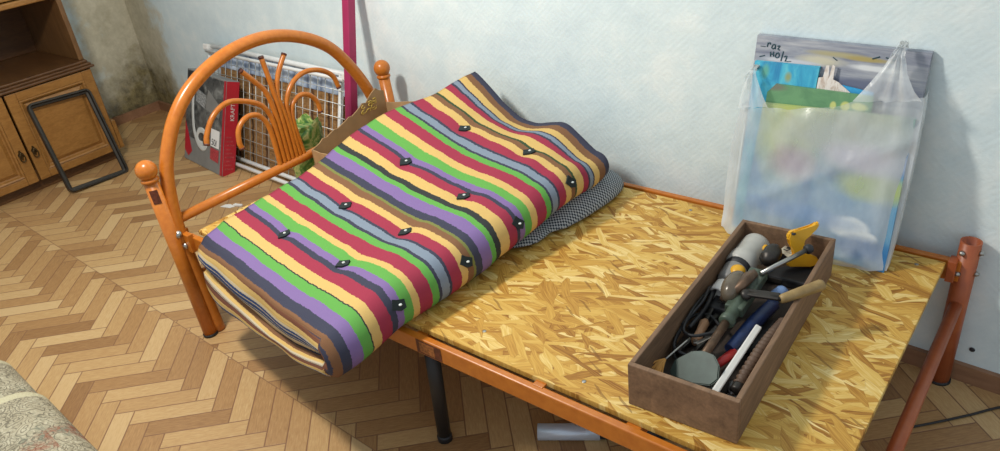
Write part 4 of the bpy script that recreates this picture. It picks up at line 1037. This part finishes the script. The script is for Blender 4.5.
for nm, cat, lab, lo, hi, mt_ in (('black_casing', 'tool', 'black blocky tool under the hand drill gear in the crate', (.030, .292, .010), (.078, .345, .034), M['dark']),
                              ('metal_block', 'block', 'dark metal block on the crate floor by the breast plate', (.082, .030, .010), (.134, .072, .030), iron),
                              ('tool_casing', 'tool', 'black casing under the blue tool near the right crate side', (.110, .210, .010), (.160, .33, .018), M['dark'])):
    o = tool(nm, lab, cat); m = MB(); m.box(lo, hi, .004); tp(m, 'shell', mt_, o)
    m = MB(); x_, y_ = (lo[0]+hi[0])/2, (lo[1]+hi[1])/2
    m.box((x_-.012, y_-.006, hi[2]-.0005), (x_+.012, y_+.006, hi[2]+.0015), .0007); tp(m, 'clip', M['steel'] if nm == 'metal_block' else iron, o)
for lab, a, c in (('open dark pliers lying along the left crate side', (.024, .385, .046), (.022, .20, .040)),):
    o = tool('pliers', lab, 'pliers'); a = Vector(a); c = Vector(c)
    for q_ in (-1, 1):
        m = MB(); m.tube([a, a+(c-a)*.3+Vector((.004*q_, 0, 0)), a+(c-a)*.6+Vector((.011*q_, 0, 0)), c+Vector((.008*q_, 0, 0))], [.004, .0055, .005, .0045], 10, smooth=5); tp(m, 'handle', M['dark'], o)
    m = MB(); m.tube([a+(c-a)*.02, a-(c-a)*.10, a-(c-a)*.24], [.0085, .0075, .003], 10, smooth=3); m.lathe([(0, 0), (.009, 0), (.009, .008), (0, .009)], a+Vector((0, 0, -.003)), (0, 0, 1), 14); tp(m, 'jaws', iron, o)
o = tool('drill_case', 'low black tool case filling the far end of the crate', 'case')
m = MB(); m.box((.082, .46, .010), (.186, .582, .030), .004); tp(m, 'case_body', M['dark'], o)
m = MB(); m.box((.10, .458, .016), (.13, .461, .026), .001); tp(m, 'catch', iron, o)

# ------------------------------------------------------------------ rolled rug
def rug_m():
    t = NT('ornate_rug', .95, spec=.05)
    uv = t.n.new('ShaderNodeUVMap'); uv.uv_map = 'UVMap'; o = uv.outputs[0]; s = t.sep(o)
    wob = t.noise(o, 9, 3, color=True)
    wn = t.n.new('ShaderNodeVectorMath'); wn.operation = 'MULTIPLY_ADD'; t.put(wn.inputs[0], wob); wn.inputs[1].default_value = (.06, .06, 0); t.put(wn.inputs[2], o)
    sw_ = t.noise(o, 46, 4, .65, 1.8); big = t.noise(o, 6, 2)
    vr = t.voronoi(wn.outputs[0], 30, 'F1'); vr2 = t.voronoi(wn.outputs[0], 64, 'F1')
    l1 = t.maprange(t.math('ABSOLUTE', t.math('SINE', t.math('MULTIPLY', vr, 13.0))), .18, .50)
    l2 = t.maprange(t.math('ABSOLUTE', t.math('SINE', t.math('MULTIPLY', vr2, 9.0))), .15, .55)
    msk = t.maprange(t.noise(o, 9, 2), .42, .56)
    ln = t.math('MULTIPLY', l1, t.math('MAXIMUM', l2, msk))
    fill = t.ramp(t.math('MULTIPLY_ADD', sw_, .6, t.math('MULTIPLY', t.noise(o, 18, 3), .4)), [(.34, lin(152, 144, 122)), (.48, lin(182, 172, 146)), (.6, lin(198, 190, 164))])
    a = t.mix(t.math('MULTIPLY_ADD', ln, .72, .22), lin(100, 94, 80), fill)
    rd = t.math('MULTIPLY', t.maprange(big, .56, .62), t.maprange(sw_, .42, .52))
    a = t.mix(t.math('MULTIPLY', rd, .75), a, lin(140, 82, 62))
    gr = t.math('MULTIPLY', t.maprange(t.noise(o, 7, 2), .54, .62), t.maprange(sw_, .56, .46)); a = t.mix(t.math('MULTIPLY', gr, .55), a, lin(112, 122, 108))
    rows_ = t.wave(t.mapping(o, (40, 1, 1)), 1.6); a = t.mix(t.math('MULTIPLY', rows_, .12), a, lin(80, 74, 60))
    a = t.mix(t.math('LESS_THAN', s[0], .034), a, lin(196, 188, 156))
    t.color(a); t.bump(t.math('MULTIPLY_ADD', sw_, .8, t.noise(o, 160, 2)), .7, .006); return t.m
M['rug'] = rug_m()
rg = empty('rolled_rug', (.2, -.548, 0), 'rolled up beige patterned rug on the herringbone floor near the camera', 'rug')
def roll(name, x0, x1, r, cy, ph):
    m = MB(); rows = []; uvr = []; N = 56
    xs = [x0+.0, x0+.001, x0+.004, x0+.010, x0+.018]+[x0+.018+(x1-x0-.018)*k/26 for k in range(1, 27)]
    rad = [r-.022, r-.006, r-.0015, r, r]+[r]*26
    for x, rr in zip(xs, rad):
        r_ = []; u_ = []
        for a in range(N+1):
            th = 2*PI*a/N+ph; f = 1+.02*math.sin(3*th+x*2)
            r_.append(Vector((x-rg.location.x, cy-rg.location.y+rr*f*math.cos(th)*1.12, max(.001, r*.93+rr*f*math.sin(th)*.93)))); u_.append((x-x0, a/N*2*PI*r))
        rows.append(r_); uvr.append(u_)
    m.grid(rows, uvr)
    # spiral end: concentric wound layers
    for k in range(5):
        ra, rb_ = r-.022-k*.014, r-.022-(k+1)*.014
        if rb_ < .005: break
        ring = lambda q, dx: [Vector((x0+dx-rg.location.x, cy-rg.location.y+q*math.cos(2*PI*a/N)*1.12, r*.93+q*math.sin(2*PI*a/N)*.93)) for a in range(N+1)]
        m.grid([ring(ra, 0), ring(ra-.003, .006), ring(rb_, 0)], [[(.1+ra, a*.01) for a in range(N+1)], [(.3, a*.01) for a in range(N+1)], [(.02, a*.01) for a in range(N+1)]])
    return m.build(name, M['rug'], rg)
roll('inner_roll', -.262, .95, .088, -.552, .3)
roll('outer_wrap', .0, .95, .097, -.556, 1.1)
rg.rotation_euler = (0, 0, -.055); rg.location = (.2, -.574, 0)

# ------------------------------------------------------------------ small things on the floor
m = MB(); a = Vector((1.110, .190, .0205)); c = Vector((1.234, .268, .0205)); d = (c-a).normalized()
tb = empty('metal_tube', (1.17, .23, 0), 'short chrome tube lying on the floor under the bed edge', 'tube')
m.pipe(a-tb.location, c-tb.location, .0200, .0175); m.build('chrome_sleeve', M['chrome'], tb)
m = MB(); m.tube([c-d*.01-tb.location, c+d*.16-tb.location], .0172, 16); q = m.build('black_end', M['dark'], tb); q['label'] = 'black plastic end'
m = MB(); m.tube([(1.80, .655, .004), (1.85, .707, .004), (1.91, .774, .004), (1.965, .838, .004), (2.02, .862, .004)], .0028, 8, smooth=5)
tag(m.build('floor_cable', M['dark']), 'thin black cable on the floor beside the bed foot', 'cable')

# ------------------------------------------------------------------ light
ld = bpy.data.lights.new('ceiling_lamp', 'POINT'); ld.energy = 117; ld.shadow_soft_size = .11; ld.color = (1.0, .945, .86)
lo = bpy.data.objects.new('ceiling_lamp', ld); COL.objects.link(lo); lo.location = (.22, -.35, 1.95)
w = bpy.data.worlds.new('world'); sc.world = w; w.use_nodes = True
w.node_tree.nodes['Background'].inputs[0].default_value = (.80, .90, 1.0, 1); w.node_tree.nodes['Background'].inputs[1].default_value = .66

sc.view_settings.view_transform = 'Standard'; sc.view_settings.look = 'None'; sc.view_settings.gamma = 1; sc.view_settings.exposure = 0.0; sc.view_settings.use_curve_mapping = False
